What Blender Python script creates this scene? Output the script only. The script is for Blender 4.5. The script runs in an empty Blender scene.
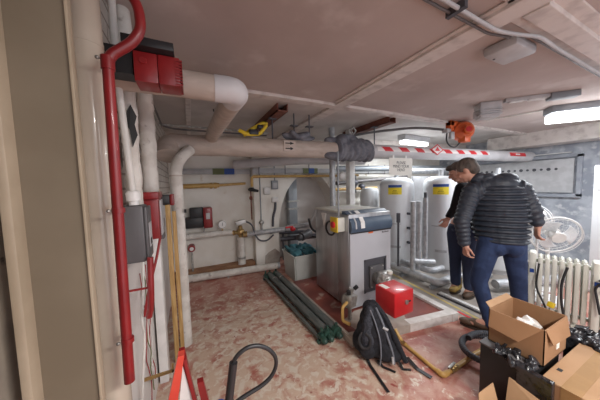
import bpy, bmesh, math, random
from mathutils import Vector, Matrix, Euler
random.seed(7)
PI = math.pi
SC = bpy.context.scene
COL = SC.collection
V = Vector

# ------------------------------------------------------------------ materials
def mat(name, col, rough=.6, metal=0., col2=None, scale=8., lo=.4, hi=.6, bump=0., bscale=None, coat=0., emit=None, estr=0., stretch=None, detail=5., col3=None, scale3=3., lo3=.55, hi3=.65):
    m = bpy.data.materials.new(name); m.use_nodes = True
    nt = m.node_tree; N = nt.nodes; L = nt.links
    b = N['Principled BSDF']
    b.inputs['Roughness'].default_value = rough; b.inputs['Metallic'].default_value = metal
    if coat: b.inputs['Coat Weight'].default_value = coat
    tc = N.new('ShaderNodeTexCoord'); mp = N.new('ShaderNodeMapping'); L.new(tc.outputs['Object'], mp.inputs[0])
    if stretch: mp.inputs['Scale'].default_value = stretch
    def noise(s, d=detail):
        n = N.new('ShaderNodeTexNoise'); n.inputs['Scale'].default_value = s; n.inputs['Detail'].default_value = d
        L.new(mp.outputs[0], n.inputs['Vector']); return n
    def rampmix(prev, c2, s, l, h):
        n = noise(s); mr = N.new('ShaderNodeMapRange'); mr.interpolation_type = 'SMOOTHSTEP'
        mr.inputs[1].default_value = l; mr.inputs[2].default_value = h
        L.new(n.outputs['Fac'], mr.inputs[0])
        mx = N.new('ShaderNodeMix'); mx.data_type = 'RGBA'
        L.new(mr.outputs[0], mx.inputs[0])
        if isinstance(prev, tuple): mx.inputs[6].default_value = (*prev, 1)
        else: L.new(prev, mx.inputs[6])
        mx.inputs[7].default_value = (*c2, 1)
        return mx.outputs[2]
    if col2 is None: col2 = tuple(min(1, c * .88) for c in col)
    out = rampmix(col, col2, scale, lo, hi)
    if col3: out = rampmix(out, col3, scale3, lo3, hi3)
    L.new(out, b.inputs['Base Color'])
    if bump:
        n = noise(bscale or scale * 2); bp = N.new('ShaderNodeBump'); bp.inputs['Strength'].default_value = bump; bp.inputs['Distance'].default_value = .01
        L.new(n.outputs['Fac'], bp.inputs['Height']); L.new(bp.outputs[0], b.inputs['Normal'])
    if emit:
        b.inputs['Emission Color'].default_value = (*emit, 1); b.inputs['Emission Strength'].default_value = estr
    return m

M = {}
M['ceil'] = mat('ceiling_plaster', (.50, .42, .39), .75, col2=(.43, .355, .325), scale=1.6, lo=.35, hi=.7, bump=.1, bscale=5, col3=(.58, .51, .48), scale3=2.7, lo3=.56, hi3=.72)
M['ceilwhite'] = mat('batten_paint', (.66, .60, .56), .45, col2=(.5, .44, .41), scale=9, lo=.45, hi=.7, bump=.1)
M['ceilfar'] = mat('far_ceiling_paint', (.60, .56, .53), .6, col2=(.5, .46, .43), scale=2, bump=.1)
M['wall'] = mat('old_white_wall', (.84, .81, .75), .75, col2=(.78, .74, .67), scale=3, bump=.35, bscale=6, col3=(.60, .51, .40), scale3=4.5, lo3=.64, hi3=.76)
M['greywall'] = mat('grey_render', (.40, .42, .46), .85, col2=(.28, .30, .34), scale=4, bump=.5, bscale=14, col3=(.55, .56, .58), scale3=9, lo3=.5, hi3=.7)
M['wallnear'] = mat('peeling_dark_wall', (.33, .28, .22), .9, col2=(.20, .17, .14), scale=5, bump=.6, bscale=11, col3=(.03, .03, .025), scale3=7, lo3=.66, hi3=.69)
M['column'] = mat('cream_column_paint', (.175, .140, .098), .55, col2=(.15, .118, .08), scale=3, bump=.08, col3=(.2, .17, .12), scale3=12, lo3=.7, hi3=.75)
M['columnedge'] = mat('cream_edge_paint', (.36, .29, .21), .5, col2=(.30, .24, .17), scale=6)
M['creampipe'] = mat('cream_pipe_paint', (.64, .56, .46), .22, col2=(.58, .50, .405), scale=4, coat=.3, bump=.05)
M['pipewhite'] = mat('white_lagging', (.70, .67, .62), .6, col2=(.58, .54, .49), scale=9, bump=.5, bscale=14, col3=(.36, .31, .28), scale3=14, lo3=.62, hi3=.72)
M['lagbrown'] = mat('old_pipe_lagging', (.50, .425, .37), .55, col2=(.43, .36, .31), scale=6, bump=.15, stretch=(1, 3, 3))
M['lagpale'] = mat('pale_pipe_paint', (.60, .59, .60), .5, col2=(.52, .51, .52), scale=4, bump=.08)
M['redpaint'] = mat('red_paint', (.27, .014, .016), .38, col2=(.22, .012, .014), scale=8, coat=.2)
M['redbright'] = mat('red_burner', (.62, .025, .03), .35, col2=(.56, .02, .025), scale=5, coat=.2)
M['redclear'] = mat('red_plastic', (.75, .10, .06), .3, col2=(.65, .06, .04), scale=5)
M['redstripe'] = mat('red_tape', (.70, .03, .04), .4)
M['black'] = mat('black_plastic', (.018, .018, .02), .45)
M['blackmatte'] = mat('black_fabric', (.010, .011, .015), .9, col2=(.018, .019, .026), scale=40, bump=.4)
M['packgrey'] = mat('grey_piping', (.16, .17, .2), .7)
M['mesh'] = mat('mesh_fabric', (.022, .024, .032), .85, col2=(.045, .048, .062), scale=60, lo=.45, hi=.55)
M['rubber'] = mat('black_rubber', (.02, .02, .022), .42)
M['hosegrey'] = mat('grey_hose_plastic', (.06, .065, .08), .5)
M['greybox'] = mat('grey_box_plastic', (.11, .105, .11), .5)
M['lightgrey'] = mat('light_grey_plastic', (.5, .5, .51), .5)
M['greyframe'] = mat('weathered_frame', (.26, .28, .32), .8, col2=(.34, .36, .40), scale=5)
M['white'] = mat('white_plastic', (.78, .77, .75), .4)
M['whitemetal'] = mat('white_enamel', (.75, .77, .79), .35, col2=(.7, .72, .74), scale=3)
M['offwhite'] = mat('cream_enamel', (.70, .70, .63), .35, col2=(.64, .64, .57), scale=4)
M['steel'] = mat('brushed_boiler_steel', (.50, .50, .51), .30, .7, col2=(.42, .42, .43), scale=14, stretch=(1, 1, .1))
M['steelfront'] = mat('boiler_front_panel', (.50, .51, .54), .45, .15, col2=(.47, .48, .51), scale=3)
M['steeldark'] = mat('dark_steel', (.10, .10, .115), .5, .4)
M['metal'] = mat('raw_metal', (.48, .47, .44), .4, .7, col2=(.33, .32, .3), scale=25, bump=.3)
M['foil'] = mat('foil_lagging', (.50, .51, .52), .42, .3, col2=(.38, .39, .41), scale=16, bump=.5, bscale=20)
M['hood'] = mat('blue_grey_hood', (.055, .085, .13), .4, col2=(.07, .105, .155), scale=3)
M['duct'] = mat('grey_duct', (.30, .32, .34), .5, .3, col2=(.24, .26, .28), scale=4)
M['yellow'] = mat('yellow_plastic', (.78, .56, .03), .45)
M['yellowcase'] = mat('cream_yellow_case', (.75, .60, .25), .45)
M['gas'] = mat('ochre_gas_paint', (.58, .37, .12), .4, col2=(.5, .3, .09), scale=9)
M['brass'] = mat('brass', (.50, .34, .14), .35, .8, col2=(.35, .24, .11), scale=20)
M['wood'] = mat('yellow_pine', (.55, .36, .15), .6, col2=(.42, .25, .09), scale=9, stretch=(6, 6, .5), bump=.1)
M['rust'] = mat('red_oxide_steel', (.14, .045, .03), .6, col2=(.20, .07, .045), scale=9, bump=.2)
M['lagcloth'] = mat('grey_foam_wrap', (.12, .125, .15), .85, col2=(.18, .185, .21), scale=14, bump=.6, bscale=18)
M['orange'] = mat('orange_housing', (.72, .14, .03), .4, col2=(.62, .10, .02), scale=9)
M['card'] = mat('cardboard', (.33, .18, .09), .85, col2=(.29, .155, .075), scale=4, bump=.08)
M['cardin'] = mat('cardboard_pale', (.40, .245, .135), .85, col2=(.36, .215, .115), scale=4)
M['tape'] = mat('parcel_tape', (.33, .19, .075), .7)
M['bag'] = mat('black_bin_liner', (.012, .012, .014), .22, col2=(.03, .03, .035), scale=30, bump=.6, bscale=25)
M['green'] = mat('dark_green_paint', (.03, .075, .055), .45, col2=(.02, .05, .04), scale=15)
M['greypipe'] = mat('grey_green_pipe', (.10, .115, .11), .4, .2, col2=(.15, .165, .16), scale=10, stretch=(4, .6, 4))
M['tub'] = mat('grey_white_tub', (.55, .57, .54), .5, col2=(.48, .50, .47), scale=3)
M['teal'] = mat('teal_fabric', (.03, .11, .14), .7, col2=(.05, .17, .20), scale=9, bump=.3)
M['blue'] = mat('blue_plastic', (.02, .10, .55), .4)
M['bluelabel'] = mat('blue_label', (.02, .07, .30), .5)
M['paper'] = mat('white_paper', (.80, .78, .72), .7, col2=(.77, .75, .69))
M['ink'] = mat('black_ink', (.02, .02, .02), .7)
M['jeans'] = mat('blue_denim', (.012, .026, .075), .85, col2=(.022, .042, .11), scale=9, bump=.35, bscale=26)
M['navytrs'] = mat('navy_trousers', (.02, .03, .07), .85)
M['puffer'] = mat('navy_puffer_nylon', (.024, .031, .045), .5, col2=(.034, .042, .058), scale=20, bump=.5, bscale=22)
M['jumper'] = mat('black_jumper', (.012, .012, .015), .95)
M['skin'] = mat('skin', (.55, .30, .22), .5, col2=(.50, .25, .18), scale=14)
M['hair'] = mat('brown_hair', (.055, .042, .034), .7, col2=(.11, .085, .07), scale=30, bump=.6, bscale=40, stretch=(1, 1, .4))
M['shoe'] = mat('brown_leather', (.10, .062, .04), .5)
M['sole'] = mat('brown_sole', (.05, .035, .025), .6)
M['tan'] = mat('tan_boot', (.36, .24, .06), .7, col2=(.2, .13, .04), scale=18)
M['whitekerb'] = mat('worn_white_paint', (.70, .68, .66), .5, col2=(.58, .55, .52), scale=9, lo=.4, hi=.6, col3=(.38, .27, .22), scale3=11, lo3=.62, hi3=.7)
M['concrete'] = mat('dusty_concrete', (.46, .41, .36), .8, col2=(.36, .31, .27), scale=6, bump=.2)
M['redplinth'] = mat('worn_red_plinth', (.26, .075, .055), .45, col2=(.20, .06, .05), scale=5, bump=.2, col3=(.40, .30, .25), scale3=6, lo3=.58, hi3=.7)
M['linegold'] = mat('yellow_floor_tape', (.62, .48, .14), .5, col2=(.5, .4, .2), scale=20)
M['tube_on'] = mat('lit_diffuser', (.9, .9, .9), .5, emit=(.93, .97, 1.0), estr=3.6)
M['darkpipe'] = mat('dark_conduit', (.15, .14, .14), .45, .3)
M['labely'] = mat('yellow_label', (.90, .72, .03), .5)
M['whitecable'] = mat('white_cable', (.72, .70, .66), .5)
M['cablegreen'] = mat('green_yellow_tape', (.14, .16, .06), .6)

# floor: worn red paint over pale screed, grey concrete on the tank side
M['dirtledge'] = mat('brown_dirt_ledge', (.36, .20, .11), .8, col2=(.26, .13, .07), scale=6, bump=.3)
def floor_mat():
    m = bpy.data.materials.new('worn_red_floor'); m.use_nodes = True
    nt = m.node_tree; N = nt.nodes; L = nt.links; b = N['Principled BSDF']
    tc = N.new('ShaderNodeTexCoord')
    def noise(s, d=6, dist=.0):
        n = N.new('ShaderNodeTexNoise'); n.inputs['Scale'].default_value = s; n.inputs['Detail'].default_value = d; n.inputs['Distortion'].default_value = dist
        n.inputs['Roughness'].default_value = .62
        L.new(tc.outputs['Object'], n.inputs['Vector']); return n
    def mr(src, l, h):
        r = N.new('ShaderNodeMapRange'); r.interpolation_type = 'SMOOTHSTEP'; r.inputs[1].default_value = l; r.inputs[2].default_value = h; L.new(src, r.inputs[0]); return r.outputs[0]
    def mix(f, a, c):
        x = N.new('ShaderNodeMix'); x.data_type = 'RGBA'; L.new(f, x.inputs[0])
        for i, q in ((6, a), (7, c)):
            if isinstance(q, tuple): x.inputs[i].default_value = (*q, 1)
            else: L.new(q, x.inputs[i])
        return x.outputs[2]
    def math_(op, a, c):
        x = N.new('ShaderNodeMath'); x.operation = op
        for i, q in ((0, a), (1, c)):
            if isinstance(q, float): x.inputs[i].default_value = q
            else: L.new(q, x.inputs[i])
        return x.outputs[0]
    sx = N.new('ShaderNodeSeparateXYZ'); L.new(tc.outputs['Object'], sx.inputs[0])
    base = mix(mr(noise(4.5, 10, .5).outputs['Fac'], .36, .62), (.37, .12, .09), (.50, .30, .235))
    # screed showing where feet have worn the middle of the floor
    vd = N.new('ShaderNodeVectorMath'); vd.operation = 'DISTANCE'
    L.new(tc.outputs['Object'], vd.inputs[0]); vd.inputs[1].default_value = (.45, 1.9, 0)
    wear = math_('MULTIPLY', mr(vd.outputs['Value'], 2.1, .3), .24)
    n2 = math_('ADD', noise(8.5, 12, .6).outputs['Fac'], wear)
    c = mix(mr(n2, .58, .78), base, (.58, .44, .34))
    n3 = math_('ADD', noise(17., 6, .5).outputs['Fac'], math_('MULTIPLY', wear, .5))
    c = mix(mr(n3, .62, .70), c, (.64, .56, .47))
    c = mix(mr(noise(9., 6, .3).outputs['Fac'], .64, .70), c, (.30, .06, .05))
    conc = mix(mr(noise(4., 7, .2).outputs['Fac'], .35, .65), (.30, .265, .235), (.40, .36, .32))
    edge = math_('ADD', sx.outputs[0], math_('MULTIPLY', noise(7., 4).outputs['Fac'], .12))
    far = mr(edge, 2.66, 2.70)
    near = mr(sx.outputs[1], 1.15, 1.35)
    c = mix(math_('MULTIPLY', far, near), c, conc)
    L.new(c, b.inputs['Base Color'])
    rr = N.new('ShaderNodeMapRange'); rr.inputs[3].default_value = .32; rr.inputs[4].default_value = .6; L.new(noise(6.).outputs['Fac'], rr.inputs[0]); L.new(rr.outputs[0], b.inputs['Roughness'])
    bp = N.new('ShaderNodeBump'); bp.inputs['Strength'].default_value = .25; bp.inputs['Distance'].default_value = .01
    L.new(noise(11.).outputs['Fac'], bp.inputs['Height']); L.new(bp.outputs[0], b.inputs['Normal'])
    return m
M['floor'] = floor_mat()

def brick_mat():
    m = bpy.data.materials.new('painted_brick'); m.use_nodes = True
    nt = m.node_tree; N = nt.nodes; L = nt.links; b = N['Principled BSDF']; b.inputs['Roughness'].default_value = .6
    tc = N.new('ShaderNodeTexCoord'); mp = N.new('ShaderNodeMapping'); mp.inputs['Rotation'].default_value = (PI/2, 0, PI/2)
    sx = N.new('ShaderNodeSeparateXYZ'); cb = N.new('ShaderNodeCombineXYZ')
    L.new(tc.outputs['Object'], sx.inputs[0]); L.new(sx.outputs[1], cb.inputs[0]); L.new(sx.outputs[2], cb.inputs[1])
    br = N.new('ShaderNodeTexBrick'); L.new(cb.outputs[0], br.inputs['Vector'])
    br.inputs['Scale'].default_value = 1.; br.inputs['Brick Width'].default_value = .225; br.inputs['Row Height'].default_value = .075; br.inputs['Mortar Size'].default_value = .006
    br.inputs['Color1'].default_value = (.66, .62, .57, 1); br.inputs['Color2'].default_value = (.60, .55, .50, 1); br.inputs['Mortar'].default_value = (.30, .25, .21, 1)
    n = N.new('ShaderNodeTexNoise'); n.inputs['Scale'].default_value = 6; n.inputs['Detail'].default_value = 6; L.new(tc.outputs['Object'], n.inputs['Vector'])
    r = N.new('ShaderNodeMapRange'); r.inputs[1].default_value = .62; r.inputs[2].default_value = .68; L.new(n.outputs['Fac'], r.inputs[0])
    x = N.new('ShaderNodeMix'); x.data_type = 'RGBA'; L.new(r.outputs[0], x.inputs[0]); L.new(br.outputs['Color'], x.inputs[6]); x.inputs[7].default_value = (.12, .09, .075, 1)
    # flat painted board below the brick
    z = N.new('ShaderNodeMapRange'); z.inputs[1].default_value = 1.30; z.inputs[2].default_value = 1.32; L.new(sx.outputs[2], z.inputs[0])
    y = N.new('ShaderNodeMix'); y.data_type = 'RGBA'; L.new(z.outputs[0], y.inputs[0]); y.inputs[6].default_value = (.68, .65, .62, 1); L.new(x.outputs[2], y.inputs[7])
    L.new(y.outputs[2], b.inputs['Base Color'])
    bp = N.new('ShaderNodeBump'); bp.inputs['Strength'].default_value = .5; bp.inputs['Distance'].default_value = .01; L.new(n.outputs['Fac'], bp.inputs['Height']); L.new(bp.outputs[0], b.inputs['Normal'])
    return m
M['brick'] = brick_mat()

# ------------------------------------------------------------------ mesh builder
class MB:
    def __init__(s): s.bm = bmesh.new()
    def _xf(s, vs, m):
        for v in vs: v.co = m @ v.co
    def box(s, x0, x1, y0, y1, z0, z1, bev=0., m=None, seg=2):
        c = ((x0+x1)/2, (y0+y1)/2, (z0+z1)/2)
        r = bmesh.ops.create_cube(s.bm, size=1.); vs = r['verts']
        for v in vs: v.co = V((c[0]+v.co.x*(x1-x0), c[1]+v.co.y*(y1-y0), c[2]+v.co.z*(z1-z0)))
        if bev > 0:
            es = list({e for v in vs for e in v.link_edges})
            g = bmesh.ops.bevel(s.bm, geom=es, offset=bev, segments=seg, profile=.5, affect='EDGES')
            vs = list({v for f in g['faces'] for v in f.verts} | {v for v in vs if v.is_valid})
        if m is not None: s._xf(vs, m)
        return s
    def obox(s, c, size, rot=(0, 0, 0), bev=0.):
        m = Matrix.Translation(V(c)) @ Euler(rot).to_matrix().to_4x4()
        a, b_, d = [q/2 for q in size]
        return s.box(-a, a, -b_, b_, -d, d, bev, m)
    def ell(s, c, r, rot=(0, 0, 0), u=20, v=12):
        g = bmesh.ops.create_uvsphere(s.bm, u_segments=u, v_segments=v, radius=1.)
        m = Matrix.Translation(V(c)) @ Euler(rot).to_matrix().to_4x4() @ Matrix.Diagonal((*r, 1))
        s._xf(g['verts'], m); return s
    def cone(s, p0, p1, r0, r1=None, seg=20, cap=True):
        r1 = r0 if r1 is None else r1
        p0, p1 = V(p0), V(p1); d = p1-p0
        g = bmesh.ops.create_cone(s.bm, cap_ends=cap, cap_tris=False, segments=seg, radius1=r0, radius2=r1, depth=d.length)
        m = Matrix.Translation((p0+p1)/2) @ d.to_track_quat('Z', 'Y').to_matrix().to_4x4()
        s._xf(g['verts'], m); return s
    def caps(s, p0, r0, p1, r1, seg=14):
        s.cone(p0, p1, r0, r1, seg); s.ell(p0, (r0,)*3, u=seg, v=8); s.ell(p1, (r1,)*3, u=seg, v=8); return s
    def tube(s, pts, r, seg=12, bend=0., n=6, closed=False, rib=None, sub=0):
        P = [V(p) for p in pts]
        if bend > 0 and len(P) > 2:
            Q = [P[0]]
            for i in range(1, len(P)-1):
                a, b_, c = P[i-1], P[i], P[i+1]
                la, lc = (a-b_).length, (c-b_).length
                t = min(bend, la*.49, lc*.49)
                s0 = b_+(a-b_).normalized()*t; s1 = b_+(c-b_).normalized()*t
                for k in range(n+1):
                    u = k/n; Q.append((1-u)**2*s0+2*u*(1-u)*b_+u*u*s1)
            Q.append(P[-1]); P = Q
        if sub:
            Q = []
            for i in range(len(P)-1):
                k = max(1, int((P[i+1]-P[i]).length/sub))
                for j in range(k): Q.append(P[i].lerp(P[i+1], j/k))
            Q.append(P[-1]); P = Q
        nrm = None; rings = []
        for i, p in enumerate(P):
            if closed: t = (P[(i+1) % len(P)]-P[i-1]).normalized()
            else: t = (P[min(i+1, len(P)-1)]-P[max(i-1, 0)]).normalized()
            if nrm is None:
                nrm = t.orthogonal().normalized()
            else:
                nrm = (nrm-t*nrm.dot(t))
                nrm = nrm.normalized() if nrm.length > 1e-6 else t.orthogonal().normalized()
            bi = t.cross(nrm)
            rr = r[i] if isinstance(r, (list, tuple)) else r
            if rib and i % 2: rr *= rib
            rings.append([s.bm.verts.new(p+nrm*math.cos(2*PI*k/seg)*rr+bi*math.sin(2*PI*k/seg)*rr) for k in range(seg)])
        m = len(rings)
        for i in range(m if closed else m-1):
            A, B = rings[i], rings[(i+1) % m]
            for k in range(seg):
                s.bm.faces.new((A[k], A[(k+1) % seg], B[(k+1) % seg], B[k]))
        if not closed:
            s.bm.faces.new(rings[0][::-1]); s.bm.faces.new(rings[-1])
        return s
    def lathe(s, prof, c=(0, 0, 0), seg=28, m=None):
        rings = []
        M4 = (m if m is not None else Matrix.Identity(4)); M4 = Matrix.Translation(V(c)) @ M4
        for r, z in prof:
            rings.append([s.bm.verts.new(M4 @ V((max(r, 1e-4)*math.cos(2*PI*k/seg), max(r, 1e-4)*math.sin(2*PI*k/seg), z))) for k in range(seg)])
        for A, B in zip(rings, rings[1:]):
            for k in range(seg): s.bm.faces.new((A[k], A[(k+1) % seg], B[(k+1) % seg], B[k]))
        s.bm.faces.new(rings[0][::-1]); s.bm.faces.new(rings[-1]); return s
    def prism(s, poly, vec):
        a = [s.bm.verts.new(V(p)) for p in poly]; b_ = [s.bm.verts.new(V(p)+V(vec)) for p in poly]
        s.bm.faces.new(a); s.bm.faces.new(b_[::-1]); k = len(a)
        for i in range(k): s.bm.faces.new((a[i], b_[i], b_[(i+1) % k], a[(i+1) % k]))
        return s
    def slab(s, poly, t):   # planar quad with thickness t along its normal
        p = [V(q) for q in poly]; n = (p[1]-p[0]).cross(p[2]-p[0]).normalized()
        return s.prism(p, n*t)
    def quadgrid(s, fn, nu, nv):
        g = [[s.bm.verts.new(V(fn(i/nu, j/nv))) for j in range(nv+1)] for i in range(nu+1)]
        for i in range(nu):
            for j in range(nv): s.bm.faces.new((g[i][j], g[i+1][j], g[i+1][j+1], g[i][j+1]))
        return s

ORG = {}
def build(name, mb, material, parent=None, smooth=True, origin=None, ang=38, fix=True):
    me = bpy.data.meshes.new(name)
    if fix: bmesh.ops.recalc_face_normals(mb.bm, faces=mb.bm.faces)
    xs = [v.co for v in mb.bm.verts]
    if parent is not None: org = ORG[parent.name]
    elif origin is not None: org = V(origin)
    else:
        lo = V((min(c.x for c in xs), min(c.y for c in xs), min(c.z for c in xs))); hi = V((max(c.x for c in xs), max(c.y for c in xs), max(c.z for c in xs)))
        org = V(((lo.x+hi.x)/2, (lo.y+hi.y)/2, lo.z))
    for v in mb.bm.verts: v.co -= org
    mb.bm.to_mesh(me); mb.bm.free()
    if smooth:
        for p in me.polygons: p.use_smooth = True
        me.set_sharp_from_angle(angle=math.radians(ang))
    me.materials.append(M[material] if isinstance(material, str) else material)
    o = bpy.data.objects.new(name, me); COL.objects.link(o)
    if parent is not None: o.parent = parent
    else: o.location = org
    ORG[o.name] = org
    return o
def tag(o, label, cat, group=None, kind=None):
    o['label'] = label; o['category'] = cat
    if group: o['group'] = group
    if kind: o['kind'] = kind
    return o
def thing(name, label, cat, loc, group=None):
    o = bpy.data.objects.new(name, None); o.empty_display_size = .1; COL.objects.link(o); o.location = loc
    ORG[o.name] = V(loc); tag(o, label, cat, group); return o
def struct(name, mb, material, smooth=True, parent=None):
    o = build(name, mb, material, parent, smooth, origin=(0, 0, 0) if parent is None else None)
    if parent is None: o['kind'] = 'structure'
    return o
def copy_thing(src, loc=None, rot=None, label=None):
    c = src.copy(); COL.objects.link(c)
    if loc is not None: c.location = loc
    if rot is not None: c.rotation_euler = rot
    if label: c['label'] = label
    ORG[c.name] = V(c.location)
    for ch in [o for o in bpy.data.objects if o.parent == src]:
        d = ch.copy(); COL.objects.link(d); d.parent = c
        for g in [o for o in bpy.data.objects if o.parent == ch]:
            e = g.copy(); COL.objects.link(e); e.parent = d
    return c
def text_mesh(name, s, size, material, parent, matrix, depth=.0006, align='CENTER'):
    cu = bpy.data.curves.new(name+'_c', 'FONT'); cu.body = s; cu.size = size; cu.extrude = depth; cu.align_x = align; cu.align_y = 'CENTER'
    to = bpy.data.objects.new(name+'_t', cu); COL.objects.link(to)
    bpy.context.view_layer.update()
    me = bpy.data.meshes.new_from_object(to.evaluated_get(bpy.context.evaluated_depsgraph_get()))
    bpy.data.objects.remove(to)
    me.transform(Matrix.Translation(-ORG[parent.name]) @ matrix)
    me.name = name; me.materials.clear(); me.materials.append(M[material])
    o = bpy.data.objects.new(name, me); COL.objects.link(o); o.parent = parent; ORG[o.name] = ORG[parent.name]
    return o
def blob(name, mb, material, voxel, parent=None, origin=None, smooth_it=6):
    o = build(name, mb, material, parent, True, origin, fix=False)
    r = o.modifiers.new('r', 'REMESH'); r.mode = 'VOXEL'; r.voxel_size = voxel; r.use_smooth_shade = True
    s = o.modifiers.new('s', 'SMOOTH'); s.iterations = smooth_it; s.factor = .5
    bpy.context.view_layer.update()
    me = bpy.data.meshes.new_from_object(o.evaluated_get(bpy.context.evaluated_depsgraph_get()))
    o.modifiers.clear(); old = o.data; o.data = me; bpy.data.meshes.remove(old); me.name = name
    for p in me.polygons: p.use_smooth = True
    return o

# ------------------------------------------------------------------ camera
Xr = (.9005645710013157, -.0532781937567938, .4314451153127474)
Yr = (-.4339446755305989, -.05083868786435927, .8995040002106014)
Zr = (-.025989844860244256, -.9972847446372796, -.06890330962948477)
cam = bpy.data.cameras.new('camera'); cam.sensor_width = 36; cam.lens = 228/600*36; cam.clip_start = .02
co = bpy.data.objects.new('camera', cam); COL.objects.link(co)
Rm = Matrix(((Xr[0], -Xr[1], -Xr[2]), (Yr[0], -Yr[1], -Yr[2]), (Zr[0], -Zr[1], -Zr[2]))).to_4x4()
co.matrix_world = Matrix.Translation((0, 0, 1.5)) @ Rm
SC.camera = co

# ------------------------------------------------------------------ the room
CZ = 2.35
b = MB().box(-.5, 6.5, -1.8, 4.9, -.1, 0); struct('floor', b, 'floor', False)
b = MB().box(-.5, 6.5, -1.8, 2.11, CZ, CZ+.1); struct('ceiling', b, 'ceil', False)
b = MB().box(-.5, 6.5, 2.11, 4.9, CZ, CZ+.1); struct('ceiling', b, 'ceilfar', False)
b = MB().box(-.5, -.3, 1.08, 4.9, 0, CZ); struct('wall_left', b, 'brick', False)
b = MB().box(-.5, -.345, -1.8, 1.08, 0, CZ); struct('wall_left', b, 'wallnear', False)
b = MB().box(6.2, 6.4, -1.8, 4.9, 0, CZ); struct('wall_right', b, 'greywall', False)
# back wall: left bay, then a pier with an arched recess beside it
b = MB().box(-.3, 1.02, 4.22, 4.4, 0, CZ); struct('wall_back', b, 'wall', False)
def arch(x, cx=2.15, hw=.68, sp=.6, top=1.72):
    t = (x-cx)/hw
    return sp+(top-sp)*math.sqrt(max(0, 1-t*t))
struct('wall_back', MB().box(1.02, 1.47, 4.02, 4.4, 0, CZ), 'wall', False)
struct('wall_back', MB().box(2.83, 6.2, 4.02, 4.4, 0, CZ), 'wall', False)
b = MB(); nx = 28
for i in range(nx):
    u0 = -math.cos(PI*i/nx)*.68+2.15; u1 = -math.cos(PI*(i+1)/nx)*.68+2.15
    b.prism([(u0, 4.02, arch(u0)), (u1, 4.02, arch(u1)), (u1, 4.02, CZ), (u0, 4.02, CZ)], (0, .38, 0))
struct('wall_back', b, 'wall', False)
struct('wall_back', MB().box(1.47, 2.83, 4.4, 4.46, 0, CZ), 'ceilfar', False)
# white painted battens that cover the ceiling joints
def batten(pts): 
    for q in pts: struct('trim', MB().box(*q, bev=.004), 'ceilwhite', False)
batten([(1.43, 1.57, -1.8, 4.0, CZ-.028, CZ-.0), (1.40, 1.60, -1.8, 2.03, CZ-.012, CZ),
        (-.3, 6.2, 2.06, 2.16, CZ-.03, CZ), (1.57, 6.2, .50, .60, CZ-.035, CZ), (1.57, 6.2, .44, .66, CZ-.012, CZ),
        (-.3, 1.43, .52, .60, CZ-.012, CZ), (.0, .05, 2.16, 4.2, CZ-.03, CZ)])
# lower white beam over the tanks towards the right wall
struct('trim', MB().prism([(3.2, 3.55, 2.12), (6.2, 3.35, 2.12), (6.2, 3.55, 2.12), (3.2, 3.75, 2.12)], (0, 0, .229)), 'ceilwhite', False)
struct('trim', MB().box(5.75, 6.19, -1.0, 2.7, 2.1, 2.349, bev=.01), 'ceilwhite', False)
# cable strip running along the back wall
t = thing('cable_ledge', 'pale cable ledge high along the white back wall with green and blue tape', 'trunking', (2., 4.0, 1.70))
build('ledge', MB().box(-.25, 1.0, 4.16, 4.215, 1.71, 1.80, .006).box(1.0, 6.1, 3.96, 4.015, 1.71, 1.80, .006), 'lightgrey', t)
build('tape_wrap', MB().box(.36, .55, 4.15, 4.22, 1.705, 1.806), 'cablegreen', t)
build('tape_wrap', MB().box(.55, .72, 4.15, 4.22, 1.705, 1.806), 'bluelabel', t)
build('tape_wrap', MB().box(1.98, 2.3, 3.95, 4.02, 1.705, 1.806), 'cablegreen', t)
build('tape_wrap', MB().box(2.1, 2.22, 3.945, 4.025, 1.704, 1.807), 'bluelabel', t)
for i in range(9):
    build('strap', MB().box(1.1+i*.5, 1.115+i*.5, 3.953, 3.96, 1.69, 1.9), 'darkpipe', t)
# red-brown dirt ledge at the foot of the back wall
struct('baseboard_back', MB().box(-.3, 1.0, 4.02, 4.22, 0, .12, .01), 'dirtledge', False)
# boarded opening with a row of holes in the right wall
t = thing('perforated_panel', 'grey panel with a row of round dark holes high on the right wall', 'panel', (6.15, 2.2, 1.2))
build('frame', MB().box(6.13, 6.198, 1.46, 1.52, 1.16, 1.9).box(6.13, 6.198, 1.46, 3.1, 1.14, 1.2).box(6.13, 6.198, 1.46, 3.1, 1.86, 1.92), 'greyframe', t, False)
build('board', MB().box(6.16, 6.198, 1.56, 3.1, 1.22, 1.84, .006), 'lightgrey', t)
for i in range(13):
    y = 1.78+i*.1
    build('hole', MB().cone((6.158, y, 1.66), (6.163, y, 1.66), .030 if i % 2 else .022, seg=16), 'steeldark', t)
build('bright_slot', MB().box(6.15, 6.198, 1.6, 2.6, 1.94, 1.955), 'white', t)

# ------------------------------------------------------------------ near left: column, pipes, boxes
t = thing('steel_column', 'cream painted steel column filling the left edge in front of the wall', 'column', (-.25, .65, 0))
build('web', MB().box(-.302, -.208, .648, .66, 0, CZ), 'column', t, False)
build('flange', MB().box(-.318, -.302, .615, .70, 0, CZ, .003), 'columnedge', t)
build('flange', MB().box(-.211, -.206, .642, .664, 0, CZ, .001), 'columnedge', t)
t = thing('cream_pipe', 'glossy cream vertical pipe beside the steel column', 'pipe', (-.255, .95, 0))
build('pipe_run', MB().tube([(-.292, 1.035, 0), (-.292, 1.035, CZ)], .047, 28), 'creampipe', t)
build('collar', MB().tube([(-.292, 1.035, 1.985), (-.292, 1.035, 2.0)], .0485, 28), 'creampipe', t)

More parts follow.
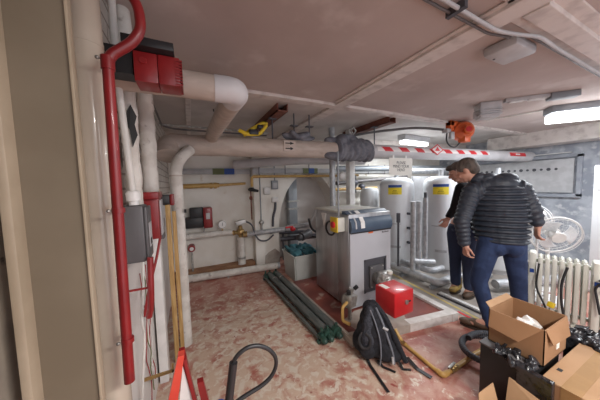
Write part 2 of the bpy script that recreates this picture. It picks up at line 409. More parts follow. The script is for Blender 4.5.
t = thing('red_conduit', 'thick red painted conduit with a swan-neck bend under the ceiling', 'conduit', (-.22, .93, .86))
zz = [(-.223, .93, .838), (-.2125, .93, 1.90), (-.200, .93, 1.925), (-.145, .93, 1.972), (-.117, .93, 2.02), (-.120, .93, 2.09), (-.165, .93, 2.17), (-.20, .93, 2.25), (-.2, .93, CZ)]
build('tube', MB().tube(zz, .0155, 18, bend=.025), 'redpaint', t)
build('coupler', MB().tube([(-.2127, .93, 1.875), (-.212, .93, 1.915)], .0185, 18), 'redpaint', t)
for z in (.985, 1.43, 1.905):
    c = build('clip', MB().tube([(-.219+(z-1)*.008, .93, z-.008), (-.219+(z-1)*.008, .93, z+.008)], .0185, 18).box(-.232+(z-1)*.008, -.222+(z-1)*.008, .93, .998, z-.006, z+.006), 'redpaint', t)
    build('screw', MB().ell((-.243+(z-1)*.008, .922, z), (.006, .006, .006)), 'metal', c)
tag(build('red_conduit', MB().tube([(-.19, 1.28, 1.17), (-.195, 1.27, 1.0), (-.20, 1.28, .93), (-.215, 1.30, .87)], .014, 14, bend=.05).box(-.30, -.20, 1.275, 1.283, 1.02, 1.028), 'redpaint'), 'short red conduit hanging below the dark grey switch box', 'conduit')
tag(build('red_cable', MB().tube([(-.20, 1.80, 1.17), (-.22, 1.74, 1.05), (-.26, 1.62, .88), (-.27, 1.5, .78)], .008, 10, bend=.06), 'redpaint'), 'thin red cable dropping diagonally from the red box to the left wall', 'cable')
tag(build('white_cable', MB().tube([(-.28, 1.66, 1.15), (-.27, 1.55, .98), (-.25, 1.36, .90), (-.245, 1.30, .85), (-.25, 1.36, .74), (-.285, 1.38, .4)], .006, 10, bend=.05), 'whitecable'), 'white looped cable behind the red conduits on the left wall', 'cable')

t = thing('switch_box', 'dark grey plastic switch box on the left wall behind the red conduit', 'electrical box', (-.25, 1.38, 1.17))
build('case', MB().box(-.30, -.205, 1.29, 1.43, 1.145, 1.42, .014), 'greybox', t)
build('lid', MB().box(-.206, -.193, 1.295, 1.425, 1.153, 1.412, .006), 'greybox', t)
build('plate', MB().box(-.194, -.191, 1.33, 1.40, 1.21, 1.33), 'lightgrey', t)
build('label', MB().box(-.191, -.190, 1.345, 1.385, 1.22, 1.25), 'ink', t)
t = thing('cable_gland', 'white round cable gland on top of the dark grey switch box', 'fitting', (-.245, 1.31, 1.42))
build('gland', MB().lathe([(.012, 0), (.020, .002), (.020, .02), (.028, .022), (.030, .055), (.024, .068), (.018, .07)], (-.245, 1.322, 1.42)), 'white', t)
build('cable', MB().tube([(-.245, 1.325, 1.48), (-.255, 1.30, 1.75), (-.262, 1.27, 2.05), (-.255, 1.25, CZ)], .014, 14, bend=.1), 'whitecable', t)

def lagged(x, y, z0, z1, r, label, seed):
    rnd = random.Random(seed); n = 34; pts = []; rr = []
    for i in range(n+1):
        pts.append((x+rnd.uniform(-.003, .003), y+rnd.uniform(-.003, .003), z0+(z1-z0)*i/n)); rr.append(r*rnd.uniform(.93, 1.07))
    o = build('lagged_pipe', MB().tube(pts, rr, 20), 'pipewhite'); tag(o, label, 'pipe', None); return o
lagged(-.25, 1.39, 1.421, CZ, .034, 'lagged white pipe on the left wall above the grey switch box, black tear in it', 1)
lagged(-.24, 1.86, 1.46, CZ, .046, 'lagged white pipe on the left wall standing over the red switch box', 2)
tag(build('torn_lagging', MB().prism([(-.235, 1.357, 1.90), (-.215, 1.365, 1.85), (-.225, 1.36, 1.81), (-.216, 1.362, 1.76), (-.238, 1.354, 1.70), (-.245, 1.354, 1.78), (-.262, 1.355, 1.815), (-.25, 1.354, 1.87)], (0, -.006, 0)), 'ink', smooth=False), 'black torn flap of lagging on the nearer white pipe', 'torn lagging')

t = thing('isolator_box', 'dark red switch box with a pale side plate on the left wall', 'electrical box', (-.25, 1.84, 1.16))
build('case', MB().box(-.30, -.192, 1.74, 1.92, 1.165, 1.46, .01), 'redpaint', t)
build('lid', MB().box(-.30, -.185, 1.70, 1.935, 1.43, 1.475, .006), 'redpaint', t)
build('plate', MB().box(-.193, -.184, 1.79, 1.915, 1.18, 1.42, .004), 'lightgrey', t)
t = thing('thermostat', 'black and red thermostat box beyond the dark red switch box', 'electrical box', (-.2, 2.27, 1.36))
build('case', MB().box(-.3, -.16, 2.2, 2.32, 1.355, 1.44, .008), 'black', t)
build('face', MB().box(-.16, -.13, 2.2, 2.32, 1.35, 1.445, .006), 'redpaint', t)
tag(build('yellow_tag', MB().box(-.30, -.212, 1.99, 2.06, 1.26, 1.49, .004), 'yellow'), 'yellow plate just behind the dark red switch box', 'plate')
tag(build('junction_box', MB().box(-.3, -.2, 2.05, 2.14, 1.10, 1.26, .008), 'greybox'), 'small dark grey box low beside the yellow plate on the left wall', 'electrical box')

for i, (x, y, w, z1, lab) in enumerate([(-.175, 2.16, .035, 1.36, 'yellow pine batten standing against the left wall, nearer of the pair'), (-.135, 2.21, .03, 1.30, 'yellow pine batten nearest the tall white vertical pipe')]):
    tag(build('timber_batten', MB().box(x-w/2, x+w/2, y-.02, y+.02, 0, z1, .003), 'wood'), lab, 'timber', None)
tag(build('white_plank', MB().box(-.285, -.225, 1.96, 2.08, 0, 1.16, .004), 'white'), 'white painted plank upright on the left wall beside the pine battens', 'plank')
t = thing('wire_bundle', 'loose red, green and white wires against the lower left wall', 'wires', (-.27, 1.7, .3))
rnd = random.Random(4)
for i, c in enumerate(['redpaint', 'cablegreen', 'whitecable', 'redpaint', 'whitecable']):
    y0 = 1.62+i*.045; pts = [(-.292+rnd.uniform(-.006, .014), y0+rnd.uniform(-.03, .03), 1.0-k*.09) for k in range(10)]
    build('wire', MB().tube(pts, .003, 6, bend=.03, n=3), c, t)
tag(build('wall_bracket', MB().box(-.30, -.145, 1.50, 1.512, .40, .415).box(-.155, -.145, 1.50, 1.512, .40, .45), 'brass'), 'brass angle bracket sticking out of the lower left wall', 'bracket')

# sounder box high on the left
t = thing('alarm_sounder', 'dark red alarm box with side grille high in the left corner', 'alarm', (-.1, 1.16, 1.9))
build('case', MB().box(-.172, -.092, 1.10, 1.21, 1.92, 2.035, .004), 'redpaint', t)
build('case_cover', MB().box(-.0905, -.012, 1.098, 1.21, 1.92, 2.035, .004), 'redpaint', t)
build('button', MB().cone((-.140, 1.102, 2.0), (-.140, 1.094, 2.0), .014, .012), 'redpaint', t)
for k in range(9): build('grille_rib', MB().box(-.03, -.003, 1.095, 1.20, 1.923+k*.012, 1.929+k*.012), 'redpaint', t)
build('back_plate', MB().box(-.20, -.03, 1.06, 1.25, 2.038, 2.07, .003), 'black', t)
build('bracket', MB().box(-.3, -.178, 1.12, 1.2, 1.95, 2.05), 'black', t)

# ------------------------------------------------------------------ big pipes
R0 = .105
def PY(x): return 2.64-.075*x
t = thing('main_pipe', 'thick overhead pipe crossing the whole room, brown at left, pale with striped tape at right', 'pipe', (3., 2.4, 1.93-R0))
build('lagged_run', MB().tube([(-.17, 2.52, 1.80), (-.17, 2.60, 1.93), (-.02, PY(0), 1.93), (1.8, PY(1.8), 1.93)], R0, 32, bend=.11, n=8), 'lagbrown', t)
build('painted_run', MB().tube([(1.8, PY(1.8), 1.93), (6.2, PY(6.2), 1.93)], R0-.008, 32), 'lagpale', t)
for x in (-.0, .22, .95, 1.5): build('band', MB().tube([(x-.008, PY(x), 1.93), (x+.008, PY(x+.02), 1.93)], R0+.0025, 32), 'lagbrown', t)
build('arrow_label', MB().box(.99, 1.14, PY(1.06)-R0-.002, PY(1.06)-R0+.04, 1.885, 2.005), 'lagbrown', t)
for z in (1.915, 1.975):
    a = PY(1.06)-R0-.003
    build('flow_arrow', MB().prism([(1.01, a, z+.006), (1.07, a, z+.006), (1.07, a, z+.018), (1.12, a, z), (1.07, a, z-.018), (1.07, a, z-.006), (1.01, a, z-.006)], (0, .003, 0)), 'ink', t, False)
# hazard tape hugging the pipe
def tape_mat():
    m = bpy.data.materials.new('red_white_hazard_tape'); m.use_nodes = True; nt = m.node_tree; N = nt.nodes; L = nt.links; b = N['Principled BSDF']; b.inputs['Roughness'].default_value = .4
    tc = N.new('ShaderNodeTexCoord'); sx = N.new('ShaderNodeSeparateXYZ'); L.new(tc.outputs['Object'], sx.inputs[0])
    a = N.new('ShaderNodeMath'); a.operation = 'MULTIPLY_ADD'; L.new(sx.outputs[2], a.inputs[0]); a.inputs[1].default_value = .9; L.new(sx.outputs[0], a.inputs[2])
    d = N.new('ShaderNodeMath'); d.operation = 'DIVIDE'; L.new(a.outputs[0], d.inputs[0]); d.inputs[1].default_value = .30
    f = N.new('ShaderNodeMath'); f.operation = 'FRACT'; L.new(d.outputs[0], f.inputs[0])
    g = N.new('ShaderNodeMath'); g.operation = 'GREATER_THAN'; L.new(f.outputs[0], g.inputs[0]); g.inputs[1].default_value = .5
    x = N.new('ShaderNodeMix'); x.data_type = 'RGBA'; L.new(g.outputs[0], x.inputs[0]); x.inputs[6].default_value = (.78, .75, .73, 1); x.inputs[7].default_value = (.68, .03, .04, 1)
    L.new(x.outputs[2], b.inputs['Base Color']); return m
M['hazard'] = tape_mat()
def tapefn(x0, x1, a0, a1, r):
    def fn(u, v):
        x = x0+(x1-x0)*u; a = a0+(a1-a0)*v
        return (x, PY(x)-math.cos(a)*r, 1.93+math.sin(a)*r)
    return fn
o = build('hazard_tape', MB().quadgrid(tapefn(2.33, 4.75, -.05, .62, R0-.005), 60, 8), 'hazard', t)
build('round_sticker', MB().quadgrid(tapefn(5.35, 5.85, -.1, .6, R0-.005), 6, 6), 'redstripe', t)
build('round_sticker', MB().quadgrid(tapefn(5.52, 5.66, .1, .4, R0-.003), 4, 4), 'white', t)
dm = thing('diamond_marker', 'small red and white diamond marker on the striped tape of the overhead pipe', 'sticker', (3.45, PY(3.45)-R0, 1.9))
cx, cz, yy = 3.45, 1.975, PY(3.45)-R0-.004
build('border', MB().prism([(cx-.15, yy, cz), (cx, yy, cz-.085), (cx+.15, yy, cz), (cx, yy, cz+.085)], (0, .004, 0)), 'redstripe', dm, False)
build('centre', MB().prism([(cx-.12, yy-.002, cz), (cx, yy-.002, cz-.066), (cx+.12, yy-.002, cz), (cx, yy-.002, cz+.066)], (0, .004, 0)), 'white', dm, False)
build('symbol', MB().prism([(cx-.06, yy-.004, cz-.02), (cx+.06, yy-.004, cz-.02), (cx, yy-.004, cz+.045)], (0, .003, 0)), 'redstripe', dm, False)

t = thing('overhead_pipe', 'lagged pipe under the ceiling with a shiny elbow, running back over the main pipe', 'pipe', (.1, 1.6, 1.95))
build('pipe_run', MB().tube([(-.30, 1.285, 2.005), (.18, 1.28, 2.005)], .064, 28), 'lagbrown', t)
build('elbow', MB().tube([(.14, 1.281, 2.005), (.258, 1.275, 2.006), (.256, 1.42, 2.012)], .067, 28, bend=.085, n=10), 'lagpale', t)
build('pipe_run', MB().tube([(.256, 1.40, 2.012), (.232, 2.50, 2.02), (.232, PY(.2), 1.98)], .064, 28, bend=.06), 'lagbrown', t)
build('plug', MB().cone((.17, 1.64, 2.005), (.165, 1.64, 2.004), .009), 'ink', t)

t = thing('vertical_pipe', 'tall white vertical pipe rising from the floor in the left corner to the overhead pipe', 'pipe', (-.1, 2.4, 0))
build('pipe_run', MB().tube([(-.11, 2.37, 0), (-.11, 2.37, 1.66), (-.08, 2.43, 1.76), (.02, 2.53, 1.87)], .052, 26, bend=.08), 'pipewhite', t)
build('band', MB().tube([(-.11, 2.37, 1.60), (-.11, 2.37, 1.612)], .0535, 26), 'lagbrown', t)
build('wing_nut', MB().box(-.06, -.04, 2.30, 2.32, 1.27, 1.30), 'ink', t)

t = thing('corner_conduit', 'thin grey conduit along the wall and ceiling corner at the back left', 'conduit', (0, 2.4, 2.1))
build('conduit_run', MB().tube([(-.27, 1.6, 2.2), (-.27, 2.85, 2.18), (-.2, 2.9, 2.18), (.95, 2.88, 2.17)], .011, 10, bend=.05), 'metal', t)
build('conduit_run', MB().tube([(-.22, 1.7, 2.14), (-.22, 2.7, 2.12), (-.1, 2.8, 2.12), (.9, 2.8, 2.12)], .009, 10, bend=.05), 'darkpipe', t)

# steel channels and hanger rods
for x, y0, y1, lab in ((.92, 2.28, 3.2, 'red-brown steel channel under the ceiling at left, above the yellow clamp'), (2.42, 2.2, 3.2, 'red-brown steel channel under the ceiling above the grey foam wrap')):
    tag(build('steel_channel', MB().box(x-.06, x+.06, y0, y1, 2.27, 2.28).box(x-.06, x-.05, y0, y1, 2.27, 2.349).box(x+.05, x+.06, y0, y1, 2.27, 2.349), 'rust', smooth=False), lab, 'beam')
for x, lab in ((.90, 'leftmost black threaded hanger rod above the brown pipe'), (1.17, 'middle black hanger rod above the brown pipe'), (1.37, 'third black hanger rod from the left above the brown pipe'), (2.36, 'hanger rod with a small plate right of the grey foam wrap')):
    h = thing('hanger_rod', lab, 'hanger', (x, PY(x), 2.02), 'rods that hang the overhead pipe')
    ztop = 2.27 if abs(x-.9) < .05 or x > 2 else CZ
    build('rod', MB().cone((x, PY(x), 2.03), (x, PY(x), ztop), .008, seg=10), 'steeldark', h)
    build('plate', MB().box(x-.045, x+.045, PY(x)-.03, PY(x)+.03, ztop-.01 if ztop < CZ else 2.20, ztop if ztop < CZ else 2.21), 'steeldark', h)
# yellow clamp resting on the pipe
t = thing('yellow_clamp', 'yellow and black plastic clamp lying on top of the brown overhead pipe', 'clamp', (.7, 2.55, 2.035))
for a, pts in ((0, [(.50, 2.50, 2.09), (.58, 2.48, 2.05), (.72, 2.47, 2.06), (.80, 2.48, 2.16)]), (1, [(.56, 2.56, 2.05), (.66, 2.54, 2.13), (.78, 2.54, 2.20), (.83, 2.54, 2.19)])):
    build('arm', MB().tube(pts, .020, 10, bend=.03), 'yellow', t)
build('jaw', MB().box(.60, .70, 2.44, 2.50, 2.045, 2.10, .01).box(.70, .76, 2.46, 2.52, 2.12, 2.16, .01), 'black', t)
# rags and foam on the pipe
rnd = random.Random(9)
def rag(name, c, r, material, seed, n=7):
    rn = random.Random(seed); b = MB()
    for i in range(n):
        b.ell((c[0]+rn.uniform(-1, 1)*r[0]*.6, c[1]+rn.uniform(-1, 1)*r[1]*.5, c[2]+rn.uniform(-.5, .6)*r[2]), (r[0]*rn.uniform(.35, .6), r[1]*rn.uniform(.4, .7), r[2]*rn.uniform(.4, .7)), (rn.uniform(-.6, .6), rn.uniform(-.6, .6), rn.uniform(-.6, .6)))
    return b
o = blob('rag_pile', rag('r', (1.22, 2.56, 2.07), (.26, .09, .06), 'lagcloth', 3), 'lagcloth', .014); tag(o, 'dark grey rags heaped on top of the brown overhead pipe', 'rag')
# grey foam wrap round the pipe
b = MB(); rn = random.Random(11)
for i in range(13):
    x = 1.74+i*.042; a = rn.uniform(-.25, .25)
    b.ell((x, PY(x), 1.935+rn.uniform(-.006, .012)), (.042, .142+rn.uniform(-.012, .014), .145+rn.uniform(-.012, .02)), (0, a, rn.uniform(-.2, .2)))
b.ell((1.80, PY(1.8)-.03, 2.06), (.10, .10, .075), (0, -.5, 0)); b.ell((1.98, PY(2), 2.09), (.12, .07, .05), (0, .3, 0)); b.ell((1.66, PY(1.7), 2.05), (.09, .06, .05)); b.ell((1.66, PY(1.7)-.05, 1.85), (.14, .09, .05), (0, .1, 0))
o = blob('foam_wrap', b, 'lagcloth', .014); tag(o, 'dark grey foam wrap bulging round the overhead pipe above the boiler', 'wrap')
b = MB().tube([(1.99, PY(2)-.03, 2.14), (2.03, PY(2)-.03, 2.19), (1.99, PY(2)-.03, 2.235), (1.95, PY(2)-.03, 2.19)], .012, 10, closed=True)
tag(build('pipe_hook', b, 'metal'), 'small metal ring hook above the grey foam wrap', 'hook')
# hanging head warning sign
sg = thing('warning_sign', 'white paper sign hanging under the striped overhead pipe, PLEASE MIND YOUR HEAD in black letters', 'sign', (2.69, 2.32, 1.6))
build('sheet', MB().box(2.49, 2.95, 2.318, 2.322, 1.59, 1.835), 'paper', sg, False)
build('tape', MB().box(2.55, 2.58, 2.312, 2.325, 1.83, 1.87).box(2.80, 2.83, 2.312, 2.325, 1.83, 1.87), 'white', sg, False)
for s_, z in (('PLEASE', 1.775), ('MIND YOUR', 1.725), ('HEAD', 1.675)):
    text_mesh('lettering', s_, .058, 'greybox', sg, Matrix.Translation((2.72, 2.316, z-.01)) @ Euler((PI/2, 0, 0)).to_matrix().to_4x4())
# orange actuator
t = thing('orange_actuator', 'orange round actuator hanging under the ceiling above the people', 'actuator', (3.6, 2.0, 2.03))
ax = V((-.80, -.60, 0)); ac = V((3.60, 2.0, 2.20)); am = ax.to_track_quat('Z', 'Y').to_matrix().to_4x4()
build('housing', MB().lathe([(.02, -.10), (.11, -.10), (.135, -.05), (.135, .05), (.11, .09), (.02, .10)], ac, m=am), 'orange', t)
build('cap', MB().cone(ac+ax*.09+V((.03, -.04, 0)), ac+ax*.17+V((.03, -.04, 0)), .062, .05), 'orange', t)
build('cap_ring', MB().cone(ac+ax*.165+V((.03, -.04, 0)), ac+ax*.175+V((.03, -.04, 0)), .035), 'redstripe', t)
build('arm', MB().box(3.36, 3.62, 2.02, 2.10, 2.27, 2.345, .01).box(3.36, 3.44, 2.02, 2.10, 2.20, 2.345, .01), 'orange', t)
build('foot', MB().box(3.52, 3.66, 1.92, 2.02, 2.04, 2.12, .01), 'orange', t)
build('cable', MB().tube([(3.34, 2.06, 2.20), (3.30, 2.05, 2.06), (3.36, 2.03, 1.98), (3.48, 2.02, 1.97), (3.55, 2.0, 2.05)], .010, 8, bend=.06), 'black', t)
build('connector', MB().box(3.28, 3.37, 2.02, 2.10, 2.17, 2.23, .01).box(3.32, 3.40, 1.99, 2.03, 2.08, 2.18, .006), 'lightgrey', t)
tag(build('ceiling_conduit', MB().tube([(1.95, 2.95, 2.16), (2.5, 2.65, 2.25), (3.0, 2.3, 2.28), (3.30, 2.08, 2.22)], .018, 10, bend=.2), 'darkpipe'), 'dark curved conduit under the ceiling leading to the orange actuator', 'conduit')
tag(build('actuator_cable', MB().tube([(3.72, 1.95, 2.31), (3.9, 1.6, 2.335), (4.0, 1.30, 2.335)], .008, 8, bend=.1), 'whitecable'), 'thin pale cable from the orange actuator to the lit ceiling lamp', 'cable')
tag(build('pale_overhead_pipe', MB().tube([(4.2, 2.75, 2.03), (6.18, 2.45, 2.03)], .06, 20), 'lagpale'), 'second pale pipe behind the main pipe beside the right wall', 'pipe')

# ------------------------------------------------------------------ ceiling fittings
t = thing('ceiling_box', 'long grey box light with chamfered ends on the ceiling near the conduit crossing', 'light fitting', (1.88, .8, 2.27))
build('body', MB().prism([(1.76, .70, 2.345), (1.76, .86, 2.345), (1.79, .88, 2.29), (1.79, .69, 2.29)], (.0, 0, 0)) if False else MB().box(1.76, 2.02, .69, .87, 2.285, 2.349, .02), 'lightgrey', t)
build('screw', MB().cone((1.84, .84, 2.286), (1.84, .84, 2.281), .007), 'steeldark', t)
t = thing('ceiling_conduit', 'long grey conduit with a bend crossing the near ceiling past the grey box light', 'conduit', (1.9, .6, 2.3))
build('conduit_run', MB().tube([(.9, .70, 2.335), (1.55, .70, 2.305), (1.70, .66, 2.30), (1.83, .62, 2.30), (2.1, .63, 2.30), (6.0, .66, 2.30)], .010, 12, bend=.06), 'lightgrey', t)
build('conduit_run', MB().tube([(.9, .74, 2.335), (1.56, .74, 2.315), (1.7, .70, 2.31)], .007, 12, bend=.04), 'darkpipe', t)
build('conduit_run', MB().tube([(1.84, .665, 2.33), (6.0, .70, 2.33)], .007, 10), 'darkpipe', t)
build('saddle', MB().box(1.2, 1.225, .67, .76, 2.31, 2.35), 'steeldark', t, False)
t = thing('ceiling_unit', 'white ribbed box unit on the ceiling left of the unlit fitting', 'ceiling unit', (3.15, 1.45, 2.2))
mm = Matrix.Translation((3.05, 1.44, 0)) @ Matrix.Rotation(-.72, 4, 'Z')
build('body', MB().box(-.10, .10, -.08, .08, 2.28, 2.349, .012, mm), 'lightgrey', t)
for k in range(4): build('fin', MB().box(-.105, .105, -.085, .085, 2.205+k*.022, 2.216+k*.022, .003, mm), 'lightgrey', t)
build('cover', MB().box(-.09, .09, -.07, .07, 2.18, 2.28, .012, mm), 'lightgrey', t)
t = thing('unlit_batten_light', 'slim unlit white ceiling fitting with a thicker grey end box', 'light fitting', (3.3, 1.1, 2.3))
dvec = V((3.51-3.03, .865-1.36, 0)); ang_ = math.atan2(dvec.y, dvec.x)
mm = Matrix.Translation((3.03, 1.36, 0)) @ Matrix.Rotation(ang_, 4, 'Z')
build('body', MB().box(.08, .58, -.035, .035, 2.315, 2.349, .006, mm), 'lightgrey', t)
build('diffuser', MB().box(.12, .24, -.022, .022, 2.305, 2.316, .003, mm).box(.28, .42, -.022, .022, 2.305, 2.316, .003, mm), 'white', t)
build('end_box', MB().box(.44, .66, -.05, .05, 2.29, 2.349, .006, mm), 'duct', t)
# lit fluorescent
t = thing('lit_batten_light', 'lit fluorescent ceiling lamp at the right edge', 'light fitting', (4.4, 1.1, 2.2))
mm = Matrix.Translation((3.98, 1.25, 0)) @ Matrix.Rotation(-.86, 4, 'Z')
build('housing', MB().box(0, 1.5, -.10, .10, 2.27, 2.349, .008, mm), 'duct', t)
build('diffuser', MB().box(.02, 1.48, -.11, .11, 2.17, 2.27, .02, mm), 'tube_on', t)
t = thing('lit_batten_light', 'lit fluorescent ceiling lamp beyond the striped pipe', 'light fitting', (3.9, 3.0, 2.2))
mm = Matrix.Translation((3.50, 2.98, 0)) @ Matrix.Rotation(.1, 4, 'Z')
build('housing', MB().box(0, .8, -.08, .08, 2.25, 2.349, .008, mm), 'lightgrey', t)
build('diffuser', MB().box(.02, .78, -.06, .06, 2.19, 2.25, .02, mm), 'tube_on', t)

tag(build('high_rear_pipe', MB().tube([(.70, 4.0, 1.86), (1.65, 3.4, 1.90), (2.9, 3.3, 1.90)], .075, 18, bend=.2), 'lagpale'), 'pale lagged pipe slanting high across the back wall behind the brown main pipe', 'pipe')

# ------------------------------------------------------------------ back wall services
t = thing('pump', 'black and red pump head on the left of the white back wall', 'pump', (.12, 4.1, .8))
build('motor', MB().box(-.03, .18, 4.06, 4.2, .98, 1.16, .015), 'black', t)
build('base', MB().box(-.10, .17, 4.05, 4.2, .83, 1.0, .012), 'black', t)
f_ = build('front', MB().box(.17, .31, 4.0, 4.2, .82, 1.16, .02), 'redpaint', t)
build('plate', MB().box(.21, .27, 3.994, 4.002, .97, 1.07, .002), 'lightgrey', f_)
build('stem', MB().cone((.17, 4.1, .735), (.17, 4.1, .84), .016), 'metal', t)
t = thing('pressure_gauge', 'round white pressure gauge above the horizontal pipe on the back wall', 'gauge', (.46, 4.06, .7))
build('case', MB().cone((.46, 4.08, .85), (.46, 4.03, .85), .068, seg=28), 'metal', t)
build('dial', MB().cone((.46, 4.03, .85), (.46, 4.026, .85), .058, seg=28), 'white', t)
build('needle', MB().box(.457, .463, 4.02, 4.025, .83, .89), 'ink', t, False)
build('stem', MB().cone((.46, 4.06, .745), (.46, 4.06, .79), .012), 'brass', t)
t = thing('horizontal_pipe', 'white insulated pipe running level along the left back wall below the gauge', 'pipe', (.35, 4.1, .62))
build('pipe_run', MB().tube([(-.25, 4.1, .69), (.62, 4.08, .70)], .052, 20), 'pipewhite', t)
build('union', MB().tube([(.62, 4.08, .68), (.70, 4.07, .68)], .034, 16).tube([(.64, 4.08, .68), (.66, 4.08, .68)], .05, 6), 'brass', t)
t = thing('mixing_valve', 'old brass mixing valve with a white actuator where the back wall pipes meet', 'valve', (.78, 4.05, .6))
build('body', MB().ell((.76, 4.04, .69), (.075, .065, .07)).cone((.76, 4.04, .58), (.76, 4.04, .8), .035), 'brass', t)
build('actuator', MB().obox((.76, 4.0, .87), (.17, .1, .07), (0, -.2, 0), .015), 'white', t)
build('lead', MB().tube([(.84, 3.98, .88), (.95, 3.95, .82), (.98, 3.93, .65), (1.05, 3.90, .52), (1.2, 3.9, .50), (1.32, 3.9, .6)], .014, 10, bend=.08), 'steeldark', t)
t = thing('riser_pipe', 'short white insulated pipe from the mixing valve down to the floor pipe', 'pipe', (.78, 4.04, 0))
build('pipe_run', MB().tube([(.76, 4.03, .12), (.76, 4.03, .60)], .065, 18), 'pipewhite', t)
build('coupler', MB().tube([(.76, 4.03, .17), (.76, 4.03, .29)], .045, 14).tube([(.76, 4.03, .22), (.76, 4.03, .25)], .072, 14), 'metal', t)
t = thing('silver_pipe', 'shiny white lagged pipe sloping in front of the pier towards the tub', 'pipe', (1.2, 3.9, .6))
build('pipe_run', MB().tube([(.86, 4.0, .64), (1.50, 3.80, .70)], .045, 20), 'foil', t)
build('coupler', MB().tube([(.80, 4.02, .64), (.87, 4.0, .645)], .055, 16), 'brass', t)
t = thing('red_valve', 'valve with a red handle at the end of the silver pipe over the tub', 'valve', (1.55, 3.75, .66))
build('body', MB().ell((1.57, 3.78, .71), (.09, .06, .055)).cone((1.6, 3.78, .72), (1.95, 3.66, .76), .05, .045), 'foil', t)
build('handle', MB().obox((1.56, 3.72, .74), (.15, .03, .03), (0, 0, .1), .008).ell((1.62, 3.70, .70), (.05, .03, .035)), 'redstripe', t)
t = thing('small_red_valve', 'small dark red round valve on the lower left back wall', 'valve', (-.02, 4.1, .4))
build('body', MB().cone((-.03, 4.2, .50), (-.03, 4.05, .50), .055), 'redpaint', t)
build('cap', MB().cone((-.03, 4.05, .50), (-.03, 4.03, .50), .03), 'white', t)
build('stem', MB().tube([(-.03, 4.1, .45), (-.03, 4.08, .12)], .016), 'metal', t)
# skirting pipe
t = thing('floor_pipe', 'long white insulated pipe on the floor along the foot of the back wall', 'pipe', (.6, 3.85, 0))
build('pipe_run', MB().tube([(-.25, 3.93, .062), (1.36, 3.78, .062)], .058, 20), 'pipewhite', t)
build('end', MB().tube([(1.33, 3.783, .062), (1.37, 3.78, .062)], .061, 20), 'foil', t)
build('bracket', MB().box(.48, .50, 3.80, 3.86, 0, .02), 'metal', t)
# yellow gas pipe on the back wall
t = thing('yellow_wall_pipe', 'yellow gas pipe running high along the back wall and stepping up over the pier', 'gas pipe', (1.0, 4.1, 1.5))
build('pipe_run', MB().tube([(-.28, 4.13, 1.51), (.45, 4.13, 1.52)], .038, 16).tube([(.45, 4.13, 1.52), (.9, 4.12, 1.54)], .022, 16), 'gas', t)
build('joint', MB().tube([(.30, 4.13, 1.515), (.34, 4.13, 1.515)], .05, 16).tube([(.37, 4.13, 1.515), (.41, 4.13, 1.515)], .05, 16), 'gas', t)
build('pipe_run', MB().tube([(.97, 3.93, 1.48), (.97, 3.93, 1.655), (2.75, 3.93, 1.655), (3.3, 3.93, 1.66)], .024, 14, bend=.05), 'gas', t)
t = thing('dirty_wall_valve', 'dark blackened tap where the yellow wall pipe meets the pier', 'valve', (.95, 3.98, 1.35))
build('body', MB().ell((.96, 3.95, 1.43), (.06, .05, .035)).cone((.96, 3.95, 1.43), (1.08, 3.93, 1.40), .03, .02), 'ink', t)
build('stem', MB().cone((.955, 3.98, .9), (.955, 3.98, 1.42), .012).ell((.955, 3.98, 1.28), (.03, .03, .04)), 'rust', t)
# switches on the pier
t = thing('grey_socket_box', 'grey switch box on the white pier, uppermost of its boxes', 'electrical box', (1.41, 4.0, 1.42))
build('case', MB().box(1.34, 1.46, 3.95, 4.02, 1.42, 1.58, .008), 'duct', t); build('plate', MB().box(1.36, 1.44, 3.944, 3.951, 1.44, 1.54, .003), 'lightgrey', t)
t = thing('white_round_box', 'white switch on the white pier, left of the grey box', 'electrical box', (1.25, 4.0, 1.34))
build('case', MB().box(1.19, 1.31, 3.96, 4.02, 1.33, 1.46, .02), 'white', t)
t = thing('white_socket', 'white fused socket on the pier with a dark cable below it', 'electrical box', (1.4, 4.0, 1.16))
build('case', MB().box(1.34, 1.46, 3.97, 4.02, 1.18, 1.27, .008), 'white', t)
build('cable', MB().tube([(1.40, 3.97, 1.18), (1.39, 3.96, 1.05), (1.34, 3.95, .92), (1.33, 3.95, .74)], .022, 10, bend=.08), 'steeldark', t)
t = thing('pier_conduit', 'thin grey conduit with an oval tap down the white pier', 'conduit', (1.13, 4.0, .7))
build('conduit_run', MB().cone((1.13, 4.0, .86), (1.13, 4.0, 1.95), .010, seg=10).cone((1.41, 4.0, 1.58), (1.41, 4.0, 1.95), .010, seg=10), 'duct', t)
build('tap', MB().ell((1.13, 3.98, .83), (.045, .03, .045)).cone((1.13, 3.98, .70), (1.13, 3.98, .80), .02), 'metal', t)
tag(build('bare_patch', MB().prism([(1.17, 4.021, .02), (1.47, 4.021, .02), (1.47, 4.021, .22), (1.38, 4.021, .31), (1.25, 4.021, .25), (1.19, 4.021, .20)], (0, -.008, 0)), 'concrete', smooth=False), 'bare brown patch of broken render at the foot of the pier', 'patch')
# duct in the arched recess
t = thing('recess_duct', 'grey vertical duct standing inside the arched recess', 'duct', (1.85, 4.2, 0))
build('duct', MB().box(1.75, 1.93, 4.15, 4.3, 0, 1.62, .01), 'duct', t)
for z in (.6, 1.0, 1.15): build('flange', MB().box(1.73, 1.95, 4.13, 4.3, z, z+.03), 'metal', t)
build('pipe', MB().tube([(1.62, 4.2, 0), (1.62, 4.2, .55), (1.5, 4.1, .62), (1.3, 4.0, .62)], .022, 12, bend=.08), 'steeldark', t)

